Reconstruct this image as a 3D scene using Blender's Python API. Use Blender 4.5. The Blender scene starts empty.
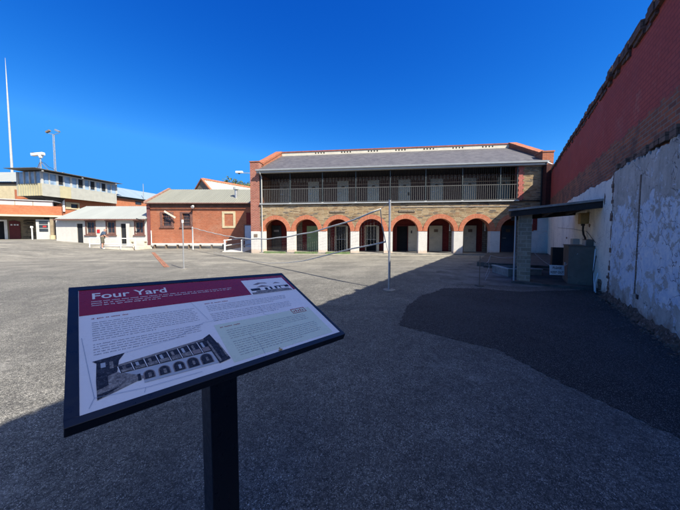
import bpy, bmesh, math, random
from mathutils import Vector, Matrix
R = math.radians
S = bpy.context.scene
COL = S.collection
rnd = random.Random(7)

# ------------------------------------------------------------------ mesh builder
class MB:
    def __init__(s): s.v = []; s.f = []; s.m = []
    def quad(s, pts, mi=0):
        n = len(s.v); s.v += [tuple(p) for p in pts]; s.f.append(tuple(range(n, n+len(pts)))); s.m.append(mi); return s
    def box(s, x0, x1, y0, y1, z0, z1, mi=0, M=None):
        p = [Vector((x, y, z)) for z in (z0, z1) for y in (y0, y1) for x in (x0, x1)]
        if M is not None: p = [M @ q for q in p]
        n = len(s.v); s.v += [tuple(q) for q in p]
        for f in ((0,2,3,1),(4,5,7,6),(0,1,5,4),(2,6,7,3),(0,4,6,2),(1,3,7,5)):
            s.f.append(tuple(n+i for i in f)); s.m.append(mi)
        return s
    def tube(s, pts, r, n=8, mi=0, caps=True):
        pts = [Vector(p) for p in pts]; rs = r if isinstance(r, (list, tuple)) else [r]*len(pts)
        b = len(s.v); up = None
        for i, p in enumerate(pts):
            d = (pts[min(i+1, len(pts)-1)] - pts[max(i-1, 0)]).normalized()
            if up is None: up = d.orthogonal().normalized()
            u = (up - d*up.dot(d)).normalized(); up = u; w = d.cross(u)
            for k in range(n):
                a = 2*math.pi*k/n; s.v.append(tuple(p + (u*math.cos(a)+w*math.sin(a))*rs[i]))
        for i in range(len(pts)-1):
            for k in range(n):
                k2 = (k+1) % n
                s.f.append((b+i*n+k, b+i*n+k2, b+(i+1)*n+k2, b+(i+1)*n+k)); s.m.append(mi)
        if caps:
            s.f.append(tuple(b+k for k in range(n))[::-1]); s.m.append(mi)
            e = b+(len(pts)-1)*n; s.f.append(tuple(e+k for k in range(n))); s.m.append(mi)
        return s
    def prism(s, poly, axis, a0, a1, mi=0):
        # poly: 2-D points; axis 'x','y','z' is the extrusion axis
        def P(u, v, a): return {'x': (a, u, v), 'y': (u, a, v), 'z': (u, v, a)}[axis]
        n = len(s.v); k = len(poly)
        s.v += [P(u, v, a0) for u, v in poly] + [P(u, v, a1) for u, v in poly]
        s.f.append(tuple(n+i for i in range(k))); s.m.append(mi)
        s.f.append(tuple(n+k+i for i in range(k))[::-1]); s.m.append(mi)
        for i in range(k):
            j = (i+1) % k; s.f.append((n+i, n+j, n+k+j, n+k+i)); s.m.append(mi)
        return s
    def walls(s, x0, x1, z0, z1, y0, y1, holes=(), mi=0):
        # wall slab in the x-z plane with rectangular holes (hx0,hx1,hz0,hz1)
        xs = sorted({x0, x1, *[h[0] for h in holes], *[h[1] for h in holes]})
        zs = sorted({z0, z1, *[h[2] for h in holes], *[h[3] for h in holes]})
        xs = [x for x in xs if x0 <= x <= x1]; zs = [z for z in zs if z0 <= z <= z1]
        def solid(i, j):
            if i < 0 or j < 0 or i >= len(xs)-1 or j >= len(zs)-1: return False
            cx = (xs[i]+xs[i+1])/2; cz = (zs[j]+zs[j+1])/2
            return not any(h[0] < cx < h[1] and h[2] < cz < h[3] for h in holes)
        for i in range(len(xs)-1):
            for j in range(len(zs)-1):
                if not solid(i, j): continue
                a, b, c, d = xs[i], xs[i+1], zs[j], zs[j+1]
                s.quad([(a,y0,c),(b,y0,c),(b,y0,d),(a,y0,d)], mi); s.quad([(b,y1,c),(a,y1,c),(a,y1,d),(b,y1,d)], mi)
                if not solid(i-1, j): s.quad([(a,y1,c),(a,y0,c),(a,y0,d),(a,y1,d)], mi)
                if not solid(i+1, j): s.quad([(b,y0,c),(b,y1,c),(b,y1,d),(b,y0,d)], mi)
                if not solid(i, j-1): s.quad([(a,y1,c),(b,y1,c),(b,y0,c),(a,y0,c)], mi)
                if not solid(i, j+1): s.quad([(a,y0,d),(b,y0,d),(b,y1,d),(a,y1,d)], mi)
        return s
    def build(s, name, mats, parent=None, smooth=False, bevel=0, fix=True):
        me = bpy.data.meshes.new(name); me.from_pydata(s.v, [], s.f)
        for m in (mats if isinstance(mats, (list, tuple)) else [mats]): me.materials.append(m)
        for p, mi in zip(me.polygons, s.m): p.material_index = mi; p.use_smooth = smooth
        if fix:
            b = bmesh.new(); b.from_mesh(me)
            bmesh.ops.remove_doubles(b, verts=b.verts, dist=1e-5)
            bmesh.ops.recalc_face_normals(b, faces=b.faces); b.to_mesh(me); b.free()
        o = bpy.data.objects.new(name, me); COL.objects.link(o)
        if parent is not None: o.parent = parent
        if bevel:
            bv = o.modifiers.new('bevel', 'BEVEL'); bv.width = bevel; bv.segments = 2; bv.limit_method = 'ANGLE'
        return o

def box(name, mat, parent, *a, bevel=0): return MB().box(*a).build(name, mat, parent, bevel=bevel)
def thing(name, label, cat, loc=(0,0,0), deg=0, group=None):
    o = bpy.data.objects.new(name, None); COL.objects.link(o); o.empty_display_size = .2
    o.location = loc; o.rotation_euler = (0, 0, R(deg)); return tag(o, label, cat, group)
def tag(o, label, cat, group=None, kind=None):
    if label: o['label'] = label
    if cat: o['category'] = cat
    if group: o['group'] = group
    if kind: o['kind'] = kind
    return o
def struct(o): o['kind'] = 'structure'; return o
def dup(root, loc, deg, label):
    r = root.copy(); COL.objects.link(r); r.location = loc; r.rotation_euler = (0, 0, R(deg)); r['label'] = label
    for ch in list(root.children):
        c = ch.copy(); COL.objects.link(c); c.parent = r
        for g in list(ch.children):
            d = g.copy(); COL.objects.link(d); d.parent = c
    return r

# ------------------------------------------------------------------ materials
class NT:
    def __init__(s, name, rough=.8, spec=.3, metal=0):
        s.m = bpy.data.materials.new(name); s.m.use_nodes = True; s.t = s.m.node_tree
        s.b = s.t.nodes['Principled BSDF']; s.b.inputs['Roughness'].default_value = rough
        s.b.inputs['Specular IOR Level'].default_value = spec; s.b.inputs['Metallic'].default_value = metal
        s._c = None
    def n(s, kind, ins=None, **props):
        nd = s.t.nodes.new(kind)
        for k, v in props.items(): setattr(nd, k, v)
        for k, v in (ins or {}).items(): s.set(nd.inputs[k], v)
        return nd
    def set(s, sock, v):
        if isinstance(v, bpy.types.NodeSocket): s.t.links.new(v, sock)
        else:
            if sock.type == 'RGBA' and isinstance(v, (tuple, list)) and len(v) == 3: v = (*v, 1)
            sock.default_value = v
    def co(s):
        if s._c is None: s._c = s.n('ShaderNodeTexCoord').outputs['Object']
        return s._c
    def mapped(s, scale=(1,1,1), rot=(0,0,0), vec=None):
        return s.n('ShaderNodeMapping', {'Vector': vec or s.co(), 'Scale': scale, 'Rotation': rot}).outputs[0]
    def noise(s, scale, detail=4, rough=.6, vec=None, dist=0):
        return s.n('ShaderNodeTexNoise', {'Vector': vec or s.co(), 'Scale': scale, 'Detail': detail, 'Roughness': rough, 'Distortion': dist}).outputs['Fac']
    def voro(s, scale, vec=None, feature='F1', out='Distance', rand=1):
        return s.n('ShaderNodeTexVoronoi', {'Vector': vec or s.co(), 'Scale': scale, 'Randomness': rand}, feature=feature).outputs[out]
    def math(s, op, a, b=0, c=None, clamp=False):
        nd = s.n('ShaderNodeMath', operation=op, use_clamp=clamp); s.set(nd.inputs[0], a); s.set(nd.inputs[1], b)
        if c is not None: s.set(nd.inputs[2], c)
        return nd.outputs[0]
    def rng(s, v, a, b, c=0, d=1, smooth=False):
        return s.n('ShaderNodeMapRange', {'Value': v, 'From Min': a, 'From Max': b, 'To Min': c, 'To Max': d},
                   interpolation_type='SMOOTHSTEP' if smooth else 'LINEAR').outputs[0]
    def mix(s, f, a, b, mode='MIX'):
        nd = s.n('ShaderNodeMix', data_type='RGBA', blend_type=mode)
        s.set(nd.inputs[0], f); s.set(nd.inputs[6], a); s.set(nd.inputs[7], b); return nd.outputs[2]
    def xyz(s): 
        nd = s.n('ShaderNodeSeparateXYZ', {0: s.co()}); return nd.outputs
    def wallvec(s):
        o = s.xyz(); return s.n('ShaderNodeCombineXYZ', {0: s.math('ADD', o[0], o[1]), 1: o[2]}).outputs[0]
    def bump(s, h, strength=.3, dist=.01):
        s.set(s.b.inputs['Normal'], s.n('ShaderNodeBump', {'Height': h, 'Strength': strength, 'Distance': dist}).outputs[0])
    def col(s, c): s.set(s.b.inputs['Base Color'], c); return s
    def rough(s, v): s.set(s.b.inputs['Roughness'], v); return s

def paint(name, c, rough=.6, var=.18, scale=3, spec=.3, metal=0, dirt=None):
    t = NT(name, rough, spec, metal)
    dark = tuple(x*(1-var) for x in c); lite = tuple(min(1, x*(1+var*.5)) for x in c)
    k = t.mix(t.rng(t.noise(scale, 6, .65), .35, .65), dark, lite)
    if dirt:
        k = t.mix(t.rng(t.noise(scale*2.3, 8, .7, dist=.5), .56, .7), k, dirt)
    t.col(k); t.bump(t.noise(scale*20, 3), .08, .004)
    return t.m

def brick(name, c1, c2, mortar, bw=.24, bh=.086, ms=.009, var=.35, bumpd=.008, stain=None, rough=.9):
    t = NT(name, rough, .2)
    v = t.wallvec()
    br = t.n('ShaderNodeTexBrick', {'Vector': v, 'Color1': c1, 'Color2': c2, 'Mortar': mortar, 'Scale': 1.0, 'Mortar Size': ms,
             'Brick Width': bw, 'Row Height': bh, 'Mortar Smooth': .2, 'Bias': 0.0})
    k = t.mix(t.rng(t.noise(1.1, 6, .7), .3, .7, .0, var), br.outputs['Color'], (.05, .03, .025))
    k = t.mix(t.rng(t.noise(9, 4, .6), .5, .75, 0, .35), k, tuple(min(1, x*1.5) for x in c2))
    if stain: k = t.mix(t.rng(t.noise(.7, 7, .75, dist=.6), .55, .68, 0, .55), k, stain)
    t.col(k)
    h = t.math('ADD', t.math('MULTIPLY', br.outputs['Fac'], -1), t.math('MULTIPLY', t.noise(40, 4), .5))
    t.bump(h, .6, bumpd)
    return t.m

def mat_stone():
    t = NT('rubble_sandstone', .92, .2)
    w = t.wallvec()
    wob = t.n('ShaderNodeTexNoise', {'Vector': w, 'Scale': 2.2, 'Detail': 3})
    off = t.n('ShaderNodeVectorMath', {0: wob.outputs['Color'], 1: (.5, .5, .5)}, operation='SUBTRACT').outputs[0]
    off = t.n('ShaderNodeVectorMath', {0: off, 1: (.2, .07, 0)}, operation='MULTIPLY').outputs[0]
    v = t.n('ShaderNodeVectorMath', {0: w, 1: off}, operation='ADD').outputs[0]
    vs = t.mapped((2.7, 12.5, 1), vec=v)
    cell = t.n('ShaderNodeTexVoronoi', {'Vector': vs, 'Scale': 1.0, 'Randomness': .85}, voronoi_dimensions='2D', distance='CHEBYCHEV')
    edge = t.n('ShaderNodeTexVoronoi', {'Vector': vs, 'Scale': 1.0, 'Randomness': .85}, voronoi_dimensions='2D', feature='DISTANCE_TO_EDGE')
    sep = t.n('ShaderNodeSeparateColor', {0: cell.outputs['Color']}).outputs
    k = t.n('ShaderNodeValToRGB', {0: sep[0]})
    e = k.color_ramp.elements; e[0].position = 0; e[0].color = (0.14, 0.0957, 0.0588, 1); e[1].position = 1; e[1].color = (0.363, 0.278, 0.176, 1)
    for p, c in ((.12, (0.21, 0.142, 0.0817, 1)), (.3, (0.307, 0.222, 0.124, 1)), (.55, (0.35, 0.251, 0.138, 1)), (.78, (0.392, 0.298, 0.183, 1))):
        x = e.new(p); x.color = c
    c = t.mix(t.rng(sep[1], .84, .86), k.outputs[0], (.29, .18, .10))
    c = t.mix(t.rng(sep[2], .9, .92), c, (.12, .105, .09))
    c = t.mix(t.rng(t.noise(6, 6, .7), .4, .7, 0, .6), c, (.15, .11, .07))
    c = t.mix(t.rng(edge.outputs['Distance'], .0, .09, .75, 0), c, (.31, .265, .19))
    t.col(c)
    t.bump(t.math('ADD', t.rng(edge.outputs['Distance'], 0, .12), t.math('MULTIPLY', t.noise(30, 4), .4)), .55, .012)
    return t.m

def mat_arch():
    t = NT('arch_brick', .88, .2)
    o = t.xyz()
    ang = t.math('ARCTAN2', o[2], o[0])
    rad = t.math('SQRT', t.math('ADD', t.math('MULTIPLY', o[0], o[0]), t.math('MULTIPLY', o[2], o[2])))
    v = t.n('ShaderNodeCombineXYZ', {0: ang, 1: rad}).outputs[0]
    br = t.n('ShaderNodeTexBrick', {'Vector': v, 'Color1': (.41, .115, .055), 'Color2': (.50, .175, .095), 'Mortar': (.38, .22, .15), 'Scale': 1.0,
             'Mortar Size': .008, 'Brick Width': .085, 'Row Height': .152, 'Mortar Smooth': .3})
    k = t.mix(t.rng(t.noise(4, 5, .7), .4, .75, 0, .35), br.outputs['Color'], (.32, .13, .08))
    t.col(k); t.bump(t.math('MULTIPLY', br.outputs['Fac'], -1), .5, .006)
    return t.m

def mat_whitewash(name, base=(.64, .62, .58), low=(.55, .42, .32), lowz=.28, stain=.25, crack=(.35, .33, .31)):
    t = NT(name, .85, .25)
    k = t.mix(t.rng(t.noise(2.5, 6, .7), .3, .7), tuple(x*.86 for x in base), base)
    z = t.xyz()[2]
    zz = t.math('ADD', z, t.rng(t.noise(6, 5), .2, .8, -.13, .13))
    k = t.mix(t.rng(zz, lowz-.08, lowz+.06, .8, 0), k, low)
    e = t.voro(5.5, vec=t.mapped((1, 1, 1.9)), feature='DISTANCE_TO_EDGE')
    k = t.mix(t.math('MULTIPLY', t.rng(e, 0, .025, 1, 0), t.rng(t.noise(1.7, 3), .48, .58)), k, crack)
    k = t.mix(t.rng(t.noise(11, 8, .75, dist=.4), .62, .68, 0, .7), k, tuple(x*.6 for x in base))
    k = t.mix(t.rng(t.noise(.8, 8, .75, vec=t.mapped((1.6, 1.6, .5)), dist=.5), .52, .72, 0, stain), k, (.36, .34, .31))
    t.col(k); t.bump(t.math('ADD', t.noise(14, 5), t.rng(e, 0, .06)), .35, .012)
    return t.m

def mat_corr(name, c, rib=.19, rough=.5, axis=0, rust=(.30, .2, .13)):
    # sheet metal: base colour in sheets plus slight streaks; the ribs are modelled
    t = NT(name, rough, .4)
    o = t.xyz()
    sheet = t.n('ShaderNodeTexWhiteNoise', {'W': t.math('FLOOR', t.math('MULTIPLY', o[axis], 1/.76))}, noise_dimensions='1D').outputs[0]
    k = t.mix(t.rng(sheet, 0, 1, 0, .5), c, tuple(x*.84 for x in c))
    k = t.mix(t.rng(t.noise(1.3, 7, .7, vec=t.mapped((2.5, .35, .35) if axis == 0 else (.35, 2.5, .35))), .45, .75, 0, .5), k, tuple(x*.7 for x in c))
    k = t.mix(t.rng(t.noise(.9, 8, .8), .62, .72, 0, .4), k, rust)
    t.col(k); return t.m

def mat_slate():
    t = NT('slate', .62, .3)
    o = t.xyz()
    v = t.n('ShaderNodeCombineXYZ', {0: o[0], 1: t.math('MULTIPLY', o[1], 1.15)}).outputs[0]
    br = t.n('ShaderNodeTexBrick', {'Vector': v, 'Color1': (.062, .06, .066), 'Color2': (.105, .102, .11), 'Mortar': (.07, .065, .075), 'Scale': 1,
             'Mortar Size': .006, 'Brick Width': .26, 'Row Height': .2})
    k = t.mix(t.rng(t.noise(1.2, 8, .75), .4, .7, 0, .45), br.outputs['Color'], (.15, .145, .145))
    k = t.mix(t.rng(t.noise(.35, 5, .7, dist=.3), .5, .7, 0, .3), k, (.10, .09, .10))
    t.col(k)
    t.bump(t.math('MULTIPLY', br.outputs['Fac'], -1), .4, .006); return t.m

def mat_ground():
    t = NT('worn_asphalt', .93, .22)
    # aggregate showing through the binder
    jit = t.n('ShaderNodeVectorMath', {0: t.co(), 1: t.n('ShaderNodeVectorMath', {0: t.n('ShaderNodeTexNoise', {'Vector': t.co(), 'Scale': 60.0, 'Detail': 3}).outputs['Color'], 1: (.02, .02, 0)}, operation='MULTIPLY').outputs[0]}, operation='ADD').outputs[0]
    e1 = t.n('ShaderNodeTexVoronoi', {'Vector': jit, 'Scale': 120.0}, voronoi_dimensions='2D')
    e2 = t.n('ShaderNodeTexVoronoi', {'Vector': jit, 'Scale': 260.0}, voronoi_dimensions='2D')
    sep = t.n('ShaderNodeSeparateColor', {0: e1.outputs['Color']}).outputs
    sep2 = t.n('ShaderNodeSeparateColor', {0: e2.outputs['Color']}).outputs
    s1 = t.math('MULTIPLY', t.rng(sep[0], .56, .64), t.rng(e1.outputs['Distance'], .2, .5, 1, 0))
    s2 = t.math('MULTIPLY', t.rng(sep2[0], .42, .55), t.rng(e2.outputs['Distance'], .2, .55, .75, 0))
    stone = t.math('MAXIMUM', s1, s2)
    big = t.noise(.22, 6, .62, dist=.5)
    mid = t.noise(1.6, 6, .7)
    rot = R(7)
    streak = t.noise(1.0, 7, .68, vec=t.mapped((.16, 1.25, 1), (0, 0, rot)), dist=.4)
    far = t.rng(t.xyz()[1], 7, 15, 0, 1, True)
    bind = t.mix(t.rng(big, .35, .65), (.034, .035, .036), (.085, .084, .080))
    bind = t.mix(t.rng(mid, .35, .68, 0, .6), bind, (.15, .147, .135))
    bind = t.mix(t.rng(t.noise(5.5, 8, .8), .42, .62, .55, 0), bind, (.022, .022, .021))
    chip = t.mix(t.rng(sep[1], .2, .9), (.28, .27, .24), (.97, .93, .82))
    k = t.mix(t.math('MULTIPLY', stone, t.rng(t.noise(7, 6, .75), .3, .7, .25, 1)), bind, chip)
    grit = t.noise(26, 8, .8)
    k = t.mix(t.rng(grit, .5, .64, 0, .75), k, (.31, .295, .25)); k = t.mix(t.rng(t.noise(33, 8, .8), .38, .5, .6, 0), k, (.025, .025, .024))
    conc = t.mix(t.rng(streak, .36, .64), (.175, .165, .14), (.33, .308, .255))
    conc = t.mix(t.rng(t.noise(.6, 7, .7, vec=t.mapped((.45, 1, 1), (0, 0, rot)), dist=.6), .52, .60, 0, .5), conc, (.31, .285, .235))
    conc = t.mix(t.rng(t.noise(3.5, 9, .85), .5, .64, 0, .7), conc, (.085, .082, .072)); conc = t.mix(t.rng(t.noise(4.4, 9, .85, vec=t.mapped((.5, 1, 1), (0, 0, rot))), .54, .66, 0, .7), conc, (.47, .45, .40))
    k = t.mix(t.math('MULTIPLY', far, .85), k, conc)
    k = t.mix(t.rng(t.noise(.45, 9, .72, dist=.8), .42, .62, .42, 0), k, (.045, .045, .046))
    k = t.mix(t.rng(t.noise(1.1, 8, .8, dist=.3), .56, .66, 0, .3), k, (.34, .33, .30))
    # soil and tar stains, crack lines
    k = t.mix(t.rng(t.noise(.75, 8, .75, dist=1.2), .60, .68, 0, .5), k, (.085, .082, .076))
    wv = t.n('ShaderNodeVectorMath', {0: t.co(), 1: t.n('ShaderNodeTexNoise', {'Vector': t.co(), 'Scale': 1.4, 'Detail': 5}).outputs['Color']}, operation='ADD').outputs[0]
    cr = t.n('ShaderNodeTexVoronoi', {'Vector': wv, 'Scale': .42}, voronoi_dimensions='2D', feature='DISTANCE_TO_EDGE').outputs['Distance']
    k = t.mix(t.math('MULTIPLY', t.rng(cr, 0, .006, .5, 0), t.rng(t.noise(.3, 2), .52, .6)), k, (.07, .065, .06))
    t.col(k)
    t.bump(t.math('ADD', t.math('MULTIPLY', stone, .6), t.math('ADD', t.math('MULTIPLY', mid, .5), t.noise(45, 4))), .55, .006)
    return t.m

def mat_patch():
    t = NT('newer_asphalt', .9, .25)
    e1 = t.n('ShaderNodeTexVoronoi', {'Vector': t.co(), 'Scale': 130.0}, voronoi_dimensions='2D')
    sep = t.n('ShaderNodeSeparateColor', {0: e1.outputs['Color']}).outputs
    k = t.mix(t.rng(t.noise(.9, 6, .65), .3, .7), (.017, .017, .017), (.036, .035, .034))
    k = t.mix(t.math('MULTIPLY', t.rng(sep[0], .72, .8), t.rng(e1.outputs['Distance'], .3, .45, .8, 0)), k, (.25, .24, .22))
    k = t.mix(t.rng(t.noise(1.3, 7, .75, dist=.6), .6, .74, 0, .5), k, (.10, .095, .088))
    k = t.mix(t.rng(t.noise(.55, 7, .7, dist=.4), .5, .68, 0, .45), k, (.06, .058, .056)); k = t.mix(t.rng(t.noise(4, 9, .85), .6, .68, 0, .6), k, (.12, .115, .11)); t.col(k); t.bump(t.noise(60, 5), .4, .005); return t.m

def mat_bigwall():
    t = NT('painted_brickwork', .85, .22)
    v = t.wallvec(); z = t.xyz()[2]
    br = t.n('ShaderNodeTexBrick', {'Vector': v, 'Color1': (.42, .13, .06), 'Color2': (.22, .085, .05), 'Mortar': (.27, .20, .15), 'Scale': 1,
             'Mortar Size': .011, 'Brick Width': .24, 'Row Height': .086, 'Mortar Smooth': .2})
    raw = t.mix(t.rng(t.noise(1.3, 7, .7), .45, .62, 0, .75), br.outputs['Color'], (.085, .06, .05))
    raw = t.mix(t.rng(t.noise(5, 6, .75), .6, .7, 0, .6), raw, (.26, .2, .155))
    pt = t.mix(t.rng(t.noise(.9, 7, .7), .3, .7), (.38, .07, .052), (.50, .10, .072))
    pt = t.mix(t.rng(t.noise(7, 7, .8), .52, .66, 0, .6), pt, (.26, .06, .05)); pt = t.mix(t.rng(t.noise(1.3, 9, .8), .56, .64, 0, .5), pt, (.44, .2, .15))
    pt = t.mix(t.math('MULTIPLY', br.outputs['Fac'], .5), pt, (.20, .045, .045))
    pt = t.mix(t.rng(t.noise(.45, 5, .7, vec=t.mapped((1, 1, .4))), .52, .66, 0, .35), pt, (.27, .10, .095))
    edge = t.math('ADD', z, t.rng(t.noise(1.6, 6, .7), .3, .7, -.16, .16))
    k = t.mix(t.rng(edge, 3.72, 3.78), raw, pt)
    t.col(k)
    t.bump(t.math('ADD', t.math('MULTIPLY', br.outputs['Fac'], -1.0), t.math('MULTIPLY', t.noise(35, 5), .8)), .7, .009)
    return t.m

def mat_peel():
    t = NT('peeling_blue_plaster', .85, .25)
    z = t.xyz()[2]
    k = t.mix(t.rng(t.noise(2.2, 9, .78), .35, .65), (.37, .345, .29), (.62, .58, .50))
    k = t.mix(t.rng(t.noise(.9, 7, .75, vec=t.mapped((2.2, 2.2, .45))), .45, .7, 0, .6), k, (.25, .235, .20))
    band = t.math('MULTIPLY', t.rng(z, .25, .7, 0, 1, True), t.rng(t.math('ADD', z, t.rng(t.noise(1.2, 4), .3, .7, -.5, .5)), 1.8, 2.3, 1, 0, True))
    n = t.noise(3.2, 10, .78, dist=.45)
    msk = t.rng(t.math('ADD', n, t.math('MULTIPLY', band, .13)), .575, .595)
    pale = t.mix(t.rng(t.noise(9, 7, .75), .35, .65), (.50, .60, .70), (.86, .85, .80))
    k = t.mix(t.math('MULTIPLY', msk, .85), k, pale)
    n2 = t.noise(5.5, 10, .8, dist=.5)
    k = t.mix(t.rng(n2, .60, .615, 0, .85), k, (.70, .70, .68))
    wv = t.n('ShaderNodeVectorMath', {0: t.co(), 1: t.n('ShaderNodeTexNoise', {'Vector': t.co(), 'Scale': 2.2, 'Detail': 6}).outputs['Color']}, operation='ADD').outputs[0]
    e = t.voro(1.5, vec=wv, feature='DISTANCE_TO_EDGE')
    crk = t.math('MULTIPLY', t.rng(e, 0, .012, 1, 0), t.rng(t.noise(.8, 3), .45, .52))
    k = t.mix(crk, k, (.09, .075, .065))
    zz = t.math('ADD', z, t.rng(t.noise(4, 6, .7), .3, .7, -.2, .2))
    k = t.mix(t.rng(zz, .12, .3, .75, 0), k, (.24, .17, .12))
    t.col(k)
    t.bump(t.math('ADD', t.math('ADD', t.math('MULTIPLY', msk, .4), t.math('MULTIPLY', crk, -2)), t.noise(9, 7, .7)), .5, .018)
    return t.m

M = {}
M['ground'] = mat_ground(); M['patch'] = mat_patch(); M['stone'] = mat_stone(); M['arch'] = mat_arch()
M['white'] = mat_whitewash('whitewashed_masonry')
M['farplaster'] = mat_whitewash('flaking_white_plaster', (.90, .84, .70), (.30, .25, .2), .18, stain=.85, crack=(.2, .18, .17))
M['whitewall'] = mat_whitewash('white_cottage_wall', (.56, .54, .50), (.42, .36, .28), .12)
M['redbrick'] = brick('red_brick', (0.35, 0.0988, 0.0456), (0.418, 0.141, 0.0722), (0.319, 0.205, 0.144), stain=(0.38, 0.22, 0.152))
M['orangebrick'] = brick('orange_brick', (0.426, 0.118, 0.0494), (0.502, 0.167, 0.0798), (0.38, 0.213, 0.129), stain=(0.342, 0.152, 0.0912))
M['pierbrick'] = brick('pier_brick', (0.304, 0.076, 0.0456), (0.395, 0.129, 0.0836), (0.38, 0.274, 0.228), ms=.014)
M['marbrick'] = brick('maroon_painted_brick', (.17, .024, .024), (.21, .034, .03), (.08, .014, .016), var=.2)
M['greyblock'] = brick('concrete_block', (.26, .215, .15), (.37, .31, .22), (.44, .37, .28), bw=.30, bh=.125, ms=.014, var=.35)
M['darkstone'] = brick('dark_stone', (.20, .17, .13), (.29, .24, .18), (.09, .075, .06), bw=.4, bh=.16, ms=.015)
M['endbrick'] = brick('shade_dark_brick', (.06, .022, .02), (.09, .03, .026), (.05, .03, .028)); M['bigwall'] = mat_bigwall(); M['peel'] = mat_peel()  # endbrick: brick colour darkened to imitate shade at the block's right end
M['cream'] = paint('cream_render', (0.502, 0.426, 0.274), .85, .15, 2, dirt=(0.38, 0.304, 0.205))
M['creamband'] = paint('pale_cream_paint', (0.562, 0.524, 0.426), .7, .12, 2, dirt=(0.418, 0.365, 0.289))
M['creamdoor'] = paint('cream_door_paint', (.58, .55, .43), .45, .15, 2, dirt=(.40, .36, .27))
M['greendoor'] = paint('green_door_paint', (.26, .38, .20), .45, .15, 2)
M['greenstep'] = paint('green_step_paint', (0.129, 0.19, 0.076), .8, .3, 3, dirt=(0.266, 0.258, 0.19))
M['navydoor'] = paint('blue_door_paint', (.06, .10, .15), .5, .2, 2)
M['paledoor'] = paint('pale_blue_door_paint', (.42, .48, .60), .5, .1, 2)
M['slatedoor'] = paint('dark_grey_door_paint', (.035, .042, .05), .5, .2, 2)
M['maroon'] = paint('maroon_paint', (.13, .022, .025), .6, .2, 3)
M['brownframe'] = paint('brown_frame_paint', (.15, .075, .06), .65, .2, 3, dirt=(.3, .19, .15))
M['steel'] = paint('galvanised_steel', (.42, .43, .44), .42, .2, 6, .5, .55)
M['greypaint'] = paint('grey_paint', (.40, .42, .43), .5, .1, 3)
M['gutter'] = paint('pale_grey_gutter', (0.426, 0.426, 0.403), .45, .1, 2)
M['postblue'] = paint('blue_grey_post', (.045, .058, .062), .5, .2, 4, dirt=(.12, .13, .13))
M['picket'] = paint('silver_grey_pickets', (.11, .11, .105), .5, .15, 5)
M['dark'] = paint('dark_timber', (.035, .03, .028), .8, .3, 4)
M['boards'] = paint('brown_boards', (.15, .085, .07), .8, .3, 4)
M['boardslite'] = paint('grey_boards', (.33, .30, .26), .8, .3, 4)
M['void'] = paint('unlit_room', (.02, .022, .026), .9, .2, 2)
M['concrete'] = paint('rough_concrete', (0.258, 0.243, 0.213), .9, .3, 2.5, dirt=(0.144, 0.137, 0.122))
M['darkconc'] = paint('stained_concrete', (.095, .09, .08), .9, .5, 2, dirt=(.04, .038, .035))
M['whitep'] = paint('white_gloss_paint', (.80, .80, .77), .45, .08, 3)
M['rope'] = paint('weathered_white_tape', (.46, .46, .43), .8, .25, 12)
M['netline'] = paint('grey_net_twine', (.30, .30, .29), .8, .1, 5)
M['slate'] = mat_slate()
M['roofcream'] = mat_corr('cream_corrugated_iron', (0.225, 0.225, 0.179))
M['roofgrey'] = mat_corr('grey_green_corrugated_iron', (.31, .325, .30), rust=(.2, .17, .13))
M['roofblue'] = mat_corr('blue_grey_corrugated_iron', (0.228, 0.296, 0.35))
M['panelgrey'] = paint('pale_cladding', (0.365, 0.365, 0.328), .55, .12, 1.5)
M['panelcream'] = paint('cream_cladding', (0.414, 0.377, 0.243), .55, .12, 1.5)
M['fascia'] = paint('cream_fascia', (0.502, 0.456, 0.357), .7, .12, 2)
M['pinkwhite'] = paint('pink_white_render', (0.547, 0.502, 0.471), .85, .1, 1.5)
M['tan'] = paint('tan_render', (0.258, 0.205, 0.137), .85, .25, 1.5, dirt=(0.152, 0.114, 0.076))
M['coping'] = brick('rough_coping_brick', (.20, .13, .10), (.12, .08, .065), (.08, .06, .05), var=.5)
M['terracotta'] = paint('terracotta_capping', (0.35, 0.129, 0.0684), .8, .25, 4, dirt=(0.319, 0.129, 0.076))
M['redcap'] = paint('dull_red_capping', (0.304, 0.0988, 0.0684), .8, .25, 4)
M['rubble'] = brick('crumbling_footing', (.17, .105, .075), (.25, .18, .13), (.1, .07, .05))
M['roofedge'] = paint('weathered_roof_edge', (.11, .105, .095), .7, .3, 3, dirt=(.2, .19, .17))
M['soil'] = paint('crumbling_mortar', (.13, .085, .06), .95, .6, 12, dirt=(.40, .34, .28))
M['cabinet'] = paint('grey_sheet_metal', (.19, .15, .118), .8, .2, 2.5, .0, dirt=(.13, .10, .08))
M['yellowbox'] = paint('ochre_box', (.40, .27, .10), .6, .25, 4)
M['rubber'] = paint('black_cable', (.02, .02, .022), .5, .1, 4)
M['signwhite'] = paint('white_sign_face', (.74, .76, .76), .4, .05, 3)
M['signblack'] = paint('black_letters', (.03, .03, .035), .5, .05, 3)
M['signred'] = paint('red_plate', (.45, .03, .03), .5, .1, 3)
t = NT('window_glass', .22, .3); t.col(t.mix(t.noise(1.5, 3), (.012, .016, .022), (.05, .06, .075))); M['glass'] = t.m
t = NT('tower_glass', .1, .6); t.col(t.mix(t.rng(t.noise(.8, 2), .4, .6), (.16, .22, .30), (.30, .40, .52))); M['towerglass'] = t.m
t = NT('powder_coated_frame', .32, .45); t.col(t.mix(t.rng(t.noise(18, 8, .8), .55, .72, 0, .5), t.mix(t.noise(2, 3), (.009, .013, .022), (.014, .019, .03)), (.06, .065, .07))); t.rough(t.rng(t.noise(30, 6, .7), .3, .7, .22, .5)); t.bump(t.noise(300, 2), .05, .001); M['frame'] = t.m
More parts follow.
